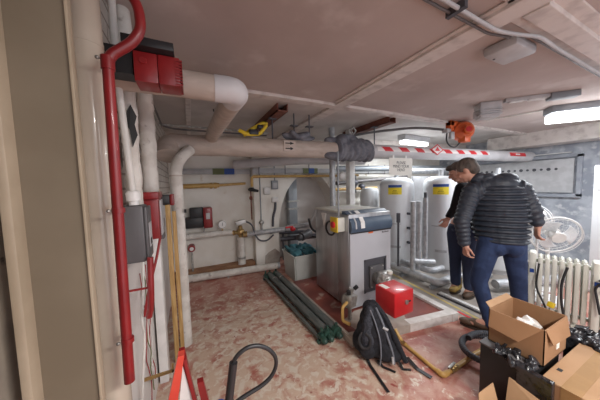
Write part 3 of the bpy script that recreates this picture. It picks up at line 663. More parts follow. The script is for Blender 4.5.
# tub with teal cloth and black pipes
t = thing('storage_tub', 'large grey-white plastic tub beside the boiler', 'tub', (1.56, 3.45, 0))
def taper(x0, x1, y0, y1, z0, z1, k, th):
    b = MB(); bm = b.bm
    def ring(z, s, ins): return [bm.verts.new((((x0+x1)/2)+sx*((x1-x0)/2*s-ins), ((y0+y1)/2)+sy*((y1-y0)/2*s-ins), z)) for sx, sy in ((-1, -1), (1, -1), (1, 1), (-1, 1))]
    A = [ring(z0, k, 0), ring(z1, 1, 0), ring(z1, 1, th), ring(z0+th, k, th)]
    bm.faces.new(A[0][::-1]); bm.faces.new(A[3])
    for p, q in zip(A, A[1:]):
        for i in range(4): bm.faces.new((p[i], p[(i+1) % 4], q[(i+1) % 4], q[i]))
    bmesh.ops.bevel(bm, geom=[e for e in bm.edges if abs(e.verts[0].co.z-e.verts[1].co.z) > .1], offset=.02, segments=3, affect='EDGES')
    return b
build('body', taper(1.36, 1.86, 3.08, 3.58, 0, .40, .90, .012), 'tub', t)
build('rim', MB().box(1.35, 1.87, 3.07, 3.09, .38, .41, .006).box(1.35, 1.87, 3.57, 3.59, .38, .41, .006).box(1.35, 1.37, 3.07, 3.59, .38, .41, .006).box(1.85, 1.87, 3.07, 3.59, .38, .41, .006), 'tub', t)
b = MB(); rn = random.Random(5)
for i in range(9): b.ell((1.61+rn.uniform(-.16, .16), 3.33+rn.uniform(-.18, .18), .42+rn.uniform(-.02, .04)), (rn.uniform(.06, .10), rn.uniform(.06, .10), rn.uniform(.03, .05)), (rn.uniform(-.4, .4), rn.uniform(-.4, .4), 0))
for i in range(5): b.caps((1.42+i*.09, 3.12, .40), .022, (1.40+i*.09, 3.52, .46), .03)
tag(blob('teal_cloth', b, 'teal', .012), 'teal and dark cloth bundled in the top of the grey-white tub', 'cloth')
t = thing('black_pump_set', 'dark grey pump pipework above the tub beside the boiler', 'pump', (1.8, 3.75, .5))
build('pipe', MB().tube([(1.45, 3.9, .50), (1.9, 3.75, .52), (2.2, 3.7, .52)], .045, 14).tube([(1.45, 3.95, .62), (1.9, 3.8, .60)], .035, 14), 'steeldark', t)
build('motor', MB().cone((1.95, 3.7, .60), (1.75, 3.62, .56), .075).ell((1.7, 3.6, .56), (.06, .06, .06)), 'greybox', t)
build('cable', MB().tube([(1.85, 3.4, .6), (1.88, 3.2, .62), (1.80, 2.95, .72), (1.64, 2.85, .78), (1.5, 2.8, .88), (1.46, 2.78, 1.02)], .016, 10, bend=.1), 'rubber', t)

# ------------------------------------------------------------------ plinth and boiler
A_, B_, C_, D_ = (1.26, 1.60), (2.52, 1.40), (2.66, 3.05), (1.25, 3.05)
t = thing('boiler_plinth', 'low plinth under the boiler with red worn top and white painted kerb', 'plinth', (1.9, 2.2, 0))
build('base', MB().prism([(1.28, 1.63, 0), (2.49, 1.435, 0), (2.62, 3.04, 0), (1.27, 3.04, 0)], (0, 0, .055)), 'redplinth', t, False)
def kerb(p, q, w, mname, h=.085):
    p, q = V((*p, 0)), V((*q, 0)); n = (q-p).cross(V((0, 0, 1))).normalized()*(-w)
    return build('kerb', MB().prism([p, q, q+n, p+n], (0, 0, h)), mname, t, False)
kerb((1.26, 1.60), (1.90, 1.4985), .085, 'concrete'); kerb((1.90, 1.4985), B_, .085, 'whitekerb'); kerb(B_, C_, .085, 'whitekerb', .084); kerb(D_, A_, .03, 'concrete', .075)
build('dust_patch', MB().prism([(1.40, 1.70, .050), (1.95, 1.60, .050), (2.10, 1.75, .050), (2.14, 1.98, .050), (1.6, 1.99, .050), (1.38, 1.9, .050)], (0, 0, .007)), 'concrete', t, False)

bo = thing('boiler', 'steel-sided floor-standing boiler with blue-grey sloping hood on the plinth', 'boiler', (1.86, 2.35, .055))
X0, X1, Y0, Y1 = 1.56, 2.17, 2.0, 2.76
build('casing', MB().box(X0, X1, Y0+.012, Y1, .075, 1.15, .006), 'steel', bo)
build('side_panel', MB().box(X0-.008, X0+.01, 2.02, 2.23, .08, 1.14, .003), 'steel', bo)
build('side_panel', MB().box(X0-.008, X0+.01, 2.237, 2.75, .08, 1.14, .003), 'steel', bo)
# front panel with a window cut for the burner
wx0, wx1, wz0, wz1 = 1.765, 2.085, .215, .60
build('front_panel', MB().box(X0, wx0, Y0, Y0+.014, .08, .955).box(wx1, X1, Y0, Y0+.014, .08, .955).box(wx0, wx1, Y0, Y0+.014, .08, wz0).box(wx0, wx1, Y0, Y0+.014, wz1, .955), 'steelfront', bo, False)
build('window_frame', MB().box(wx0-.012, wx0+.012, Y0-.006, Y0+.012, wz0, wz1).box(wx1-.012, wx1+.012, Y0-.006, Y0+.012, wz0, wz1).box(wx0-.012, wx1+.012, Y0-.006, Y0+.012, wz1-.012, wz1+.012).box(wx0, wx1, Y0+.008, Y0+.013, wz0, wz1), 'steeldark', bo, False)
build('burner_flange', MB().box(1.83, 2.04, Y0-.02, Y0+.012, .26, .53, .012), 'greybox', bo)
for x, z in ((1.85, .28), (2.02, .28), (1.85, .51), (2.02, .51)): build('bolt', MB().cone((x, Y0-.028, z), (x, Y0-.018, z), .009, seg=6), 'metal', bo)
# hood: profile swept along X
prof = [(Y0-.012, .945), (Y0-.03, .99), (Y0-.022, 1.06), (2.04, 1.145), (2.10, 1.176), (2.15, 1.178), (2.15, .95)]
build('hood', MB().prism([(X0+.0, y, z) for y, z in prof], (X1-X0, 0, 0)), 'hood', bo, ang=50)
pr2 = [(y-.004, z+.003) for y, z in prof[1:5]]
build('hood_stripe', MB().prism([(X0+.13, y, z) for y, z in pr2]+[(X0+.13, y+.01, z-.008) for y, z in pr2[::-1]], (.055, 0, 0)), 'white', bo, False)
build('hood_stripe', MB().prism([(X0+.055, y, z) for y, z in pr2]+[(X0+.055, y+.01, z-.008) for y, z in pr2[::-1]], (.018, 0, 0)), 'lightgrey', bo, False)
build('hood_base', MB().box(X0+.005, X1-.005, Y0-.016, Y0+.02, .935, .95), 'black', bo, False)
build('lid', MB().box(X0-.006, X1+.004, 2.152, Y1+.004, 1.15, 1.175, .004), 'offwhite', bo)
build('paper_on_lid', MB().box(1.68, 2.0, 2.3, 2.6, 1.175, 1.178), 'white', bo, False)
build('indicator', MB().box(1.82, 1.89, Y0-.004, Y0+.004, .915, .932), 'orange', bo, False)
for i, h in enumerate((.018, .012, .018, .012, .015)): build('badge_letter', MB().box(2.03+i*.022, 2.045+i*.022, Y0-.003, Y0+.002, .90, .90+h), 'greybox', bo, False)
build('corner_bracket', MB().prism([(X0-.01, 2.56, 1.12), (X0-.01, 2.46, 1.12), (X0-.01, 2.50, .96)], (-.02, 0, 0)), 'white', bo, False)
build('panel_flap', MB().prism([(X0-.012, 2.76, 1.14), (X0-.012, 2.70, 1.14), (X0-.06, 2.78, .95), (X0-.06, 2.82, .95)], (-.01, 0, 0)), 'lightgrey', bo, False)
# burner
bu = build('burner', MB().box(1.66, 1.92, 1.48, 1.73, .215, .455, .012), 'redbright', bo)
build('burner_neck', MB().cone((1.93, 1.99, .39), (1.88, 1.72, .36), .065, .075).ell((1.92, 1.86, .40), (.095, .08, .08)).box(1.84, 1.98, 1.80, 1.90, .40, .50, .02), 'metal', bu)
build('burner_neck_cap', MB().cone((1.92, 1.78, .50), (1.92, 1.78, .53), .03), 'offwhite', bu)
build('knob', MB().cone((1.815, 1.479, .345), (1.815, 1.468, .345), .022), 'metal', bu)
build('knob_bar', MB().box(1.83, 1.87, 1.472, 1.479, .34, .352), 'ink', bu, False)
build('sticker', MB().box(1.675, 1.73, 1.60, 1.70, .455, .4565), 'paper', bu, False)
# control box on a conduit
cb = thing('control_box', 'cream and yellow isolator box with a red knob on the boiler side', 'control box', (1.5, 2.15, .97))
build('case', MB().box(1.45, 1.548, 2.075, 2.20, .955, 1.115, .008), 'offwhite', cb)
build('front_plate', MB().box(1.436, 1.452, 2.07, 2.205, .95, 1.12, .004), 'yellow', cb)
build('knob', MB().cone((1.437, 2.138, 1.035), (1.418, 2.138, 1.035), .036), 'redstripe', cb)
build('pointer', MB().box(1.412, 1.419, 2.132, 2.143, 1.01, 1.06), 'redpaint', cb, False)
build('conduit', MB().cone((1.51, 2.14, 1.11), (1.51, 2.14, 1.855), .010, seg=12), 'duct', cb)
build('lead', MB().tube([(1.47, 2.19, 1.03), (1.46, 2.24, 1.06), (1.47, 2.32, 1.04), (1.47, 2.36, .96), (1.47, 2.30, .89), (1.47, 2.2, .90), (1.49, 2.16, .98)], .012, 10, bend=.04), 'black', cb)
# gas train near backpack
t = thing('gas_valve', 'grey metal gas valve block at the front left foot of the boiler', 'valve', (1.46, 1.9, .08))
build('body', MB().obox((1.45, 1.88, .27), (.13, .11, .13), (.1, .1, .3), .015).cone((1.45, 1.88, .33), (1.47, 1.87, .40), .03).cone((1.39, 1.86, .28), (1.52, 1.9, .28), .035), 'metal', t)
build('cap', MB().cone((1.41, 1.84, .36), (1.41, 1.84, .40), .022).cone((1.50, 1.86, .39), (1.52, 1.84, .42), .02), 'black', t)
build('leg', MB().cone((1.45, 1.88, .05), (1.45, 1.88, .22), .02), 'metal', t)
t = thing('floor_gas_pipe', 'ochre gas pipe along the red floor with a brass valve at its bend', 'gas pipe', (1.6, 1.1, 0))
build('pipe_run', MB().tube([(1.41, 1.86, .27), (1.30, 1.80, .27), (1.30, 1.80, .13), (1.33, 1.72, .13)], .016, 12, bend=.03), 'gas', t)
build('pipe_run', MB().tube([(1.69, 1.50, .10), (1.69, 1.42, .02), (1.655, 1.02, .02), (1.80, 1.02, .02)], .015, 14, bend=.045), 'gas', t)
build('elbow', MB().tube([(1.66, 1.065, .022), (1.655, 1.02, .022), (1.71, 1.02, .022)], .021, 14, bend=.03), 'gas', t)
build('coupler', MB().tube([(1.69, 1.42, .022), (1.687, 1.38, .022)], .020, 12), 'brass', t)
build('valve', MB().ell((1.79, 1.02, .028), (.034, .026, .026)).tube([(1.75, 1.02, .024), (1.765, 1.02, .024)], .024, 6).tube([(1.815, 1.02, .024), (1.835, 1.02, .024)], .024, 6), 'brass', t)
build('lever', MB().obox((1.765, 1.02, .062), (.11, .018, .008), (0, .1, .2), .002), 'metal', t)
build('pipe_run', MB().tube([(1.82, 1.02, .022), (2.1, 1.03, .024), (2.5, 1.02, .024)], .018, 14), 'gas', t)

# dark pipe bundle on the floor
t = thing('pipe_assembly', 'dark grey-green pipes clamped together at both ends lying on the red floor', 'pipes', (1.08, 2.6, 0))
for (xa, xb, r) in ((1.075, 1.115, .044), (1.195, 1.215, .044), (.995, 1.03, .020)):
    build('pipe', MB().tube([(xa, 3.45, r+.02), (xb, 1.80, r+.02)], r, 20), 'greypipe', t)
for y, x in ((3.44, 1.10), (1.79, 1.135)):
    for dx in (-.09, -.02, .08):
        c = build('flange', MB().cone((x+dx, y-.025, .062), (x+dx, y+.025, .062), .050 if dx > -.05 else .03, seg=12).ell((x+dx, y-.05, .05), (.032, .045, .032)), 'green', t)
        build('bolt', MB().cone((x+dx, y, .10), (x+dx, y, .14), .014, seg=6), 'green', c)
build('crossbar', MB().box(1.0, 1.26, 1.77, 1.81, 0, .03, .004), 'green', t); build('crossbar', MB().box(.97, 1.24, 3.42, 3.46, 0, .03, .004), 'green', t)
build('strap', MB().tube([(1.085, 3.22, .064), (1.086, 3.20, .064)], .048, 16), 'metal', t); build('strap', MB().tube([(1.197, 3.22, .064), (1.198, 3.20, .064)], .048, 16), 'metal', t)

# white posts behind the boiler
for x, y, r, lab, kind in ((2.01, 3.0, .045, 'foil-wrapped round post behind the boiler under the foam wrap', 'foil'), (2.36, 3.0, .052, 'square white post behind the boiler beside the hanging sign', 'white')):
    b = MB().tube([(x, y, 0), (x, y, CZ)], r, 18) if kind == 'foil' else MB().box(x-r, x+r, y-r, y+r, 0, CZ, .006)
    tag(build('white_post', b, kind), lab, 'post')
tag(build('wall_lamp', MB().ell((2.24, 3.05, 1.62), (.07, .05, .07)), 'white'), 'round white disc between the two posts behind the boiler', 'disc')
# pipes on the back wall behind
t = thing('rear_pipes', 'group of pale, yellow and dark pipes on the back wall behind the white posts', 'pipes', (3.2, 3.9, 1.3))
build('pipe', MB().tube([(2.5, 3.7, 1.38), (3.6, 3.7, 1.38)], .03, 12), 'gas', t)
build('pipe', MB().tube([(2.6, 3.75, 1.50), (4.4, 3.6, 1.60)], .04, 12), 'darkpipe', t)
build('pipe', MB().tube([(2.6, 3.7, 1.78), (5.9, 3.4, 1.80)], .06, 14), 'duct', t)
build('pipe', MB().tube([(3.5, 3.2, 1.70), (5.2, 2.9, 1.70)], .055, 14), 'foil', t)
build('valve', MB().ell((3.0, 3.7, 1.5), (.09, .07, .07)).ell((3.2, 3.7, 1.42), (.08, .06, .06)).cone((3.02, 3.7, 1.3), (3.02, 3.7, 1.65), .03), 'steeldark', t)
t = thing('expansion_vessel', 'small white cylinder tank behind the boiler, left of the hot water tanks', 'tank', (3.3, 3.6, 0))
build('shell', MB().lathe([(.02, .70), (.15, .72), (.185, .78), (.185, 1.30), (.15, 1.38), (.02, 1.40)], (3.31, 3.6, 0)), 'whitemetal', t)
build('stand', MB().cone((3.31, 3.6, 0), (3.31, 3.6, .72), .05), 'duct', t)

# ------------------------------------------------------------------ hot water tanks
def tank(x, y, r, label, lx):
    t = thing('hot_water_tank', label, 'tank', (x, y, 0), 'white hot water tanks by the right wall')
    build('shell', MB().lathe([(.02, .07), (r*.97, .07), (r, .10), (r, 1.40), (r*.97, 1.47), (r*.85, 1.53), (r*.55, 1.57), (.02, 1.58)], (x, y, 0), 44), 'whitemetal', t)
    build('base_ring', MB().lathe([(r*.9, 0), (r*.92, 0), (r*.92, .08), (.02, .08)], (x, y, 0), 36), 'lightgrey', t)
    # direction facing the camera
    a = math.atan2(-y, -x)+lx
    def patch(name, w, z0, z1, m, rr, parent, a0=a):
        dw = w/r
        return build(name, MB().quadgrid(lambda u, v: (x+math.cos(a0-dw/2+dw*u)*rr, y+math.sin(a0-dw/2+dw*u)*rr, z0+(z1-z0)*v), 8, 1), m, parent)
    l = patch('label', .22, 1.28, 1.40, 'labely', r+.002, t); patch('label_band', .22, 1.40, 1.445, 'bluelabel', r+.002, t)
    for i in range(3): patch('label_line', .10-.02*i, 1.30+i*.024, 1.306+i*.024, 'ink', r+.003, l)
    h = patch('hatch', .20, .78, 1.06, 'whitemetal', r+.006, t, a-.05); patch('hatch_edge', .22, .765, .78, 'lightgrey', r+.006, t, a-.05)
    patch('hatch', .16, .35, .39, 'lightgrey', r+.006, t, a+.05)
    for z in (.95, .7, .45): build('fitting', MB().cone((x+math.cos(a+.75)*r*.95, y+math.sin(a+.75)*r*.95, z), (x+math.cos(a+.75)*(r+.05), y+math.sin(a+.75)*(r+.05), z), .022), 'steeldark', t)
    build('top_fitting', MB().cone((x, y, 1.57), (x, y, 1.68), .035), 'foil', t)
    return t
tank(3.40, 3.0, .295, 'white hot water tank with yellow label directly under the hanging paper sign', -.08)
tank(3.78, 2.42, .265, 'white hot water tank with yellow label just left of the people', -.0)
tank(4.5, 1.95, .27, 'white hot water tank mostly hidden behind the person in the puffer jacket', 0)
tag(build('partition_board', MB().box(4.1, 4.9, 3.2, 3.24, 0, 1.6), 'lightgrey', smooth=False), 'grey-green board standing behind and between the hot water tanks', 'board')
# insulated pipework round the tanks
t = thing('tank_pipework', 'pale insulated pipework on low feet along the floor in front of the tanks', 'pipes', (3.1, 2.3, 0))
build('pipe', MB().tube([(2.98, 3.3, .10), (3.0, 1.92, .10), (3.42, 1.96, .10), (3.9, 1.75, .10)], .052, 18, bend=.09), 'foil', t)
build('pipe', MB().tube([(3.10, 2.62, .18), (3.12, 2.12, .18), (3.38, 2.12, .18)], .045, 18, bend=.08), 'foil', t)
for z in (3.1, 2.5, 2.0): build('foot', MB().box(2.93, 3.19, z-.02, z+.02, 0, .05), 'duct', t)
for x, y in ((2.98, 2.32), (3.08, 2.30), (3.20, 2.28)):
    build('riser', MB().tube([(x, y, .15), (x, y, 1.20+.05*(x > 3.1))], .036, 14), 'foil', t)
build('riser_valve', MB().cone((3.20, 2.28, 1.24), (3.20, 2.28, 1.33), .022), 'steeldark', t)
build('cross_pipe', MB().tube([(2.98, 2.32, .30), (3.3, 2.2, .26)], .045, 14), 'foil', t); build('cross_pipe', MB().tube([(2.75, 2.9, .55), (2.93, 2.75, .55)], .04, 14), 'foil', t)
build('riser', MB().tube([(2.78, 2.86, 0), (2.78, 2.86, 1.05)], .035, 14), 'foil', t)
t = thing('dark_valve', 'dark valve on the thin pipe beside the left hot water tank', 'valve', (3.0, 2.6, .9))
build('body', MB().cone((2.97, 2.58, .85), (2.97, 2.58, 1.0), .03).cone((2.97, 2.58, .1), (2.97, 2.58, .86), .016), 'steeldark', t)
t = thing('yellow_floor_line', 'yellow tape line on the grey floor beside the white kerb', 'floor line', (2.75, 1.8, 0))
build('line', MB().prism([(2.70, 1.25, .0), (2.735, 1.25, .0), (2.95, 2.9, .0), (2.91, 2.9, .0)], (0, 0, .002)), 'linegold', t, False)
tag(build('red_floor_line', MB().prism([(2.63, 1.1, 0), (2.66, 1.1, 0), (2.70, 1.5, 0), (2.67, 1.5, 0)], (0, 0, .002)), 'redstripe', smooth=False), 'short red tape line on the floor at the white kerb corner', 'floor line')
tag(build('white_trunking', MB().prism([(2.86, 1.2, 0), (2.91, 1.2, 0), (2.93, 1.85, 0), (2.88, 1.85, 0)], (0, 0, .03)), 'white', smooth=False), 'length of white trunking lying on the grey floor behind the person\'s legs', 'trunking')
tag(build('black_offcut', MB().prism([(2.84, 1.3, 0), (2.85, 1.3, 0), (2.87, 1.86, 0), (2.855, 1.86, 0)], (0, 0, .02)), 'steeldark', smooth=False), 'black strip lying beside the white trunking on the floor', 'offcut')
# stuff low against the right wall
tag(build('floor_pipe', MB().tube([(3.6, 1.55, .10), (4.6, 1.2, .10)], .06, 16), 'foil'), 'pale insulated pipe on the floor seen between the person\'s legs', 'pipe')
tag(build('black_case', MB().box(3.46, 3.60, 1.22, 1.34, 0, .50, .01), 'black'), 'black box on the floor between the person and the white radiator', 'box')

# ------------------------------------------------------------------ fans
def fan(c, R, yaw, label, parts=True):
    t = thing('desk_fan', label, 'fan', (c[0], c[1], 0))
    m = Matrix.Translation(V(c)) @ Matrix.Rotation(yaw, 4, 'Z') @ Matrix.Rotation(.30, 4, 'X')
    # local: fan axis = -Y towards the viewer
    def P(x, y, z): return m @ V((x, y, z))
    circ = lambda r, y, n=40: [P(math.cos(2*PI*k/n)*r, y, math.sin(2*PI*k/n)*r) for k in range(n)]
    build('cage_ring', MB().tube(circ(R, 0), .008, 8, closed=True).tube(circ(R*.97, -.04), .003, 6, closed=True).tube(circ(R*.97, .05), .003, 6, closed=True), 'white', t)
    b = MB()
    for k in range(30):
        a = 2*PI*k/30; ca, sa = math.cos(a), math.sin(a)
        b.tube([P(ca*R*.24, -.065, sa*R*.24), P(ca*R*.7, -.06, sa*R*.7), P(ca*R, 0, sa*R), P(ca*R*.7, .09, sa*R*.7), P(ca*R*.2, .10, sa*R*.2)], .0009, 4)
    for r_ in (.45, .75): b.tube(circ(R*r_, -.062), .0014, 4, closed=True)
    build('cage', b, 'white', t)
    build('badge', MB().cone(P(0, -.062, 0), P(0, -.074, 0), R*.30, R*.28, seg=28), 'white', t)
    build('hub', MB().cone(P(0, -.03, 0), P(0, .04, 0), R*.2, seg=24), 'white', t)
    for k in range(3):
        a0 = PI/2+.45+k*2*PI/3
        def blade(u, v):
            r = R*(.18+.66*u); w = (.55+1.0*u)*.80
            a = a0+(v-.5)*w*1.25+.15*u
            rr = r*(1-.12*abs(v-.5)*2*u)
            return P(math.cos(a)*rr, .02*(v-.5)*2, math.sin(a)*rr)
        o = build('blade', MB().quadgrid(blade, 8, 8), 'lightblade', t)
        sd = o.modifiers.new('s', 'SOLIDIFY'); sd.thickness = .003
    build('motor', MB().cone(P(0, .05, 0), P(0, .20, 0), .07, .055, seg=24), 'white', t)
    q = P(0, .13, 0)
    build('pole', MB().cone((q.x, q.y, .03), (q.x, q.y, q.z), .018), 'white', t)
    build('base', MB().lathe([(.02, 0), (.20, 0), (.20, .015), (.05, .045), (.02, .05)], (q.x, q.y, 0)), 'white', t)
M['lightblade'] = mat('white_fan_blade', (.72, .74, .76), .3)
fan((3.79, 1.075, .835), .222, -.84, 'white pedestal fan facing the room behind the radiator')
fan((4.13, 1.40, .95), .21, math.atan2(1.4, 4.13)-PI/2-.5, 'white fan half hidden behind the person\'s right side')

# ------------------------------------------------------------------ radiators
def radiator(p0, dirv, n, label, z1=.74, cable=True):
    t = thing('oil_radiator', label, 'radiator', (p0[0], p0[1], 0), 'cream oil-filled radiators at the right')
    a = math.atan2(dirv[1], dirv[0]); m = Matrix.Translation((p0[0], p0[1], 0)) @ Matrix.Rotation(a, 4, 'Z')
    # local +x along the radiator, local y across the fins
    build('end_panel', MB().box(0, .055, -.075, .075, .07, z1, .018, m), 'offwhite', t)
    build('badge', MB().box(.012, .042, .0755 if False else -.078, -.074, z1-.21, z1-.17, 0, m), 'bluelabel', t, False)
    for i in range(n):
        x = .085+i*.048
        b = MB().box(x-.006, x+.006, -.075, .075, .11, z1-.03, .005, m)
        b.box(x-.017, x+.017, -.085, -.062, .12, z1-.04, .008, m); b.box(x-.017, x+.017, .062, .085, .12, z1-.04, .008, m)
        b.ell(m @ V((x, 0, z1-.05)), (.018, .018, .018), u=10, v=8)
        build('fin', b, 'offwhite', t)
    L_ = .085+n*.048
    build('header', MB().cone(m @ V((0, 0, z1-.09)), m @ V((L_, 0, z1-.09)), .02), 'offwhite', t); build('header', MB().cone(m @ V((0, 0, .15)), m @ V((L_, 0, .15)), .02), 'offwhite', t)
    for x in (.1, L_-.1):
        build('foot', MB().box(x-.02, x+.02, -.13, .13, .05, .085, .006, m).box(x-.02, x+.02, -.02, .02, .05, .14, .004, m), 'offwhite', t)
        for y in (-.12, .12):
            q = m @ V((x, y, .028)); q2 = m @ V((x+.01, y, .028)); q3 = m @ V((x-.01, y, .028)); build('castor', MB().cone(q3, q2, .028), 'black', t)
    return t, m
# ------------------------------------------------------------------ end part 3
radiator((3.20, 1.09), (.10, -.33), 7, 'cream oil-filled radiator with blue badge in front of the white fan')
radiator((3.25, .68), (.10, -.33), 9, 'cream oil-filled radiator at the right edge with a coiled black lead')
tag(build('radiator_lead', MB().tube([(3.155, .62, .60), (3.16, .56, .56), (3.15, .60, .50), (3.165, .55, .53), (3.15, .59, .60), (3.16, .64, .52), (3.15, .60, .30)], .009, 8, bend=.03), 'rubber'), 'black lead coiled on the radiator at the right edge', 'cable')
tag(build('radiator_lead', MB().tube([(3.13, .99, .64), (3.10, 1.0, .40), (3.08, .92, .25), (3.06, .88, .14), (2.97, .8, .02)], .009, 8, bend=.08), 'rubber'), 'black cable hanging down the left radiator beside its badge', 'cable')
tag(build('radiator_lead', MB().tube([(3.14, .80, .66), (3.12, .83, .50), (3.11, .82, .30), (3.10, .78, .12)], .010, 8, bend=.08), 'rubber'), 'black cable hanging at the right end of the left radiator', 'cable')
tag(build('yellow_plug', MB().obox((3.02, .86, .30), (.035, .05, .05), (.2, .3, 0), .008), 'yellow'), 'small yellow plug against the left radiator above the open box', 'plug')
# white cabinet on the right
t = thing('white_cabinet', 'tall white metal cabinet standing at the right edge behind the radiator', 'cabinet', (4.8, .6, 0))
build('body', MB().box(4.62, 5.1, .2, 1.0, 0, 1.64, .012), 'whitemetal', t)
build('door', MB().box(4.60, 4.622, .21, .99, .03, 1.62, .006), 'whitemetal', t)
build('handle', MB().box(4.588, 4.602, .80, .92, 1.585, 1.60, .003), 'steeldark', t)
build('smudge', MB().box(4.596, 4.601, .90, .96, 1.32, 1.45), 'lightgrey', t, False)

# ------------------------------------------------------------------ boxes at the lower right
t = thing('black_crate', 'black upright case on the floor carrying the open cardboard box', 'case', (1.9, .68, 0))
build('body', MB().box(1.70, 2.12, .555, .805, 0, .405, .008), 'black', t)
build('rim', MB().box(1.695, 2.125, .550, .810, .405, .418, .004), 'greybox', t)
def carton(x0, x1, y0, y1, z0, z1, th=.005):
    return MB().box(x0, x1, y0, y1, z0, z0+th).box(x0, x0+th, y0, y1, z0, z1).box(x1-th, x1, y0, y1, z0, z1).box(x0, x1, y0, y0+th, z0, z1).box(x0, x1, y1-th, y1, z0, z1)
t = thing('open_carton', 'open cardboard box with folded-down flaps, on top of the black case', 'cardboard box', (1.92, .66, .42))
x0, x1, y0, y1, z0, z1 = 1.765, 2.085, .52, .79, .42, .635
build('shell', carton(x0, x1, y0, y1, z0, z1), 'card', t, False)
build('flap', MB().slab([(x0-.002, y0+.01, z1), (x0-.002, y1-.01, z1), (x0-.03, y1-.015, z1-.105), (x0-.035, y0+.10, z1-.115)], .004), 'card', t, False)
build('flap', MB().slab([(x0+.01, y0-.002, z1), (x1-.01, y0-.002, z1), (x1-.02, y0-.022, z1-.11), (x0+.05, y0-.022, z1-.09)], .004), 'card', t, False)
build('flap', MB().slab([(x0+.01, y1, z1), (x1-.01, y1, z1), (x1-.02, y1+.03, z1+.022), (x0+.02, y1+.03, z1+.026)], .004), 'cardin', t, False)
build('flap', MB().slab([(x1, y0+.01, z1), (x1, y1-.01, z1), (x1+.03, y1-.02, z1-.08), (x1+.03, y0+.02, z1-.08)], .004), 'card', t, False)
build('barcode_label', MB().box(1.93, 1.97, y0-.003, y0, .47, .53), 'paper', t, False)
tag(build('polythene_bag', blob('pb', MB().ell((1.98, .66, .56), (.07, .06, .04), (.3, .4, 0)).ell((1.95, .70, .58), (.05, .04, .03)).ell((2.02, .63, .58), (.03, .05, .05)), 'white', .01).data and MB().ell((0, 0, -5), (.01, .01, .01)), 'white') if False else blob('polythene_bag', MB().obox((1.95, .68, .53), (.10, .08, .05), (.3, .6, .4)).obox((1.99, .65, .54), (.07, .09, .05), (.6, -.3, .9)).obox((1.92, .66, .54), (.08, .05, .06), (-.5, .3, 0)).box(1.88, 2.03, .60, .74, .428, .52), 'white', .008, smooth_it=2), 'crumpled white bag inside the open cardboard box', 'bag')
t = thing('taped_carton', 'closed cardboard box sealed with brown tape in the bottom right corner', 'cardboard box', (1.97, .25, 0))
build('shell', MB().box(1.69, 2.26, -.12, .505, 0, .41, .004), 'cardin', t, False)
build('tape', MB().box(1.685, 2.262, .36, .43, .4, .4112, 0).box(1.6855, 1.69, .36, .43, .26, .41), 'tape', t, False)
build('side', MB().box(1.687, 1.6895, -.115, .50, .01, .405), 'card', t, False)
build('printed_mark', MB().tube([(2.02+.02*math.cos(a*PI/6), .10+.03*math.sin(a*PI/6), .4105) for a in range(10)], .003, 6), 'ink', t)
build('printed_mark', MB().box(1.82, 1.85, .465, .485, .41, .4112), 'ink', t, False)
t = thing('low_carton', 'open cardboard box with raised flaps at the bottom edge, in front of the black case', 'cardboard box', (1.5, .5, 0))
x0, x1, y0, y1, z0, z1 = 1.34, 1.60, .34, .63, 0, .20
build('shell', carton(x0, x1, y0, y1, z0, z1), 'card', t, False)
build('flap', MB().slab([(x0+.01, y1, z1), (x1-.06, y1, z1), (x1-.05, y1+.035, z1+.10), (x0+.06, y1+.035, z1+.10)], .004), 'cardin', t, False)
build('flap', MB().slab([(x1, y0, z1), (x1, y1-.01, z1), (x1+.055, y1+.0, z1+.12), (x1+.075, y0+.0, z1+.085)], .004), 'cardin', t, False)
tag(build('yellow_packet', MB().obox((1.40, .53, .13), (.10, .14, .20), (0, .1, .3), .004), 'yellow'), 'yellow packet standing in the low cardboard box at the bottom edge', 'packet')
def crumple(c, s, seed, n=24):
    rn = random.Random(seed); b = MB()
    for i in range(n):
        p = V((c[0]+rn.uniform(-1, 1)*s[0], c[1]+rn.uniform(-1, 1)*s[1], c[2]+rn.uniform(-.5, 1)*s[2]))
        b.obox(p, (rn.uniform(.3, .7)*s[0], rn.uniform(.3, .8)*s[1], rn.uniform(.3, .9)*s[2]), (rn.uniform(-1, 1), rn.uniform(-1, 1), rn.uniform(-2, 2)))
    return b
o = blob('bin_liner', crumple((1.71, .62, .42), (.055, .085, .032), 4).box(1.655, 1.69, .45, .60, .28, .42), 'bag', .006, smooth_it=1); tag(o, 'crumpled shiny black bin liner over the corner of the black case', 'bag')
o = blob('bin_liner', crumple((2.34, .50, .42), (.10, .09, .03), 8).box(2.27, 2.42, .42, .58, .001, .42), 'bag', .008, smooth_it=1); tag(o, 'black bin liner behind the taped cardboard box, right of the open box', 'bag')
# vacuum hose ring
pts = []
for k in range(150):
    a = 2*PI*k/120+.4
    pts.append((2.20+.215*math.cos(a)+.0004*k, .99+.175*math.sin(a)-.0002*k, .050+.0002*k))
tag(build('ribbed_hose', MB().tube(pts, .026, 16, rib=.86), 'hosegrey'), 'thick dark grey ribbed hose coiled on the red floor beside the boot and boxes', 'hose')

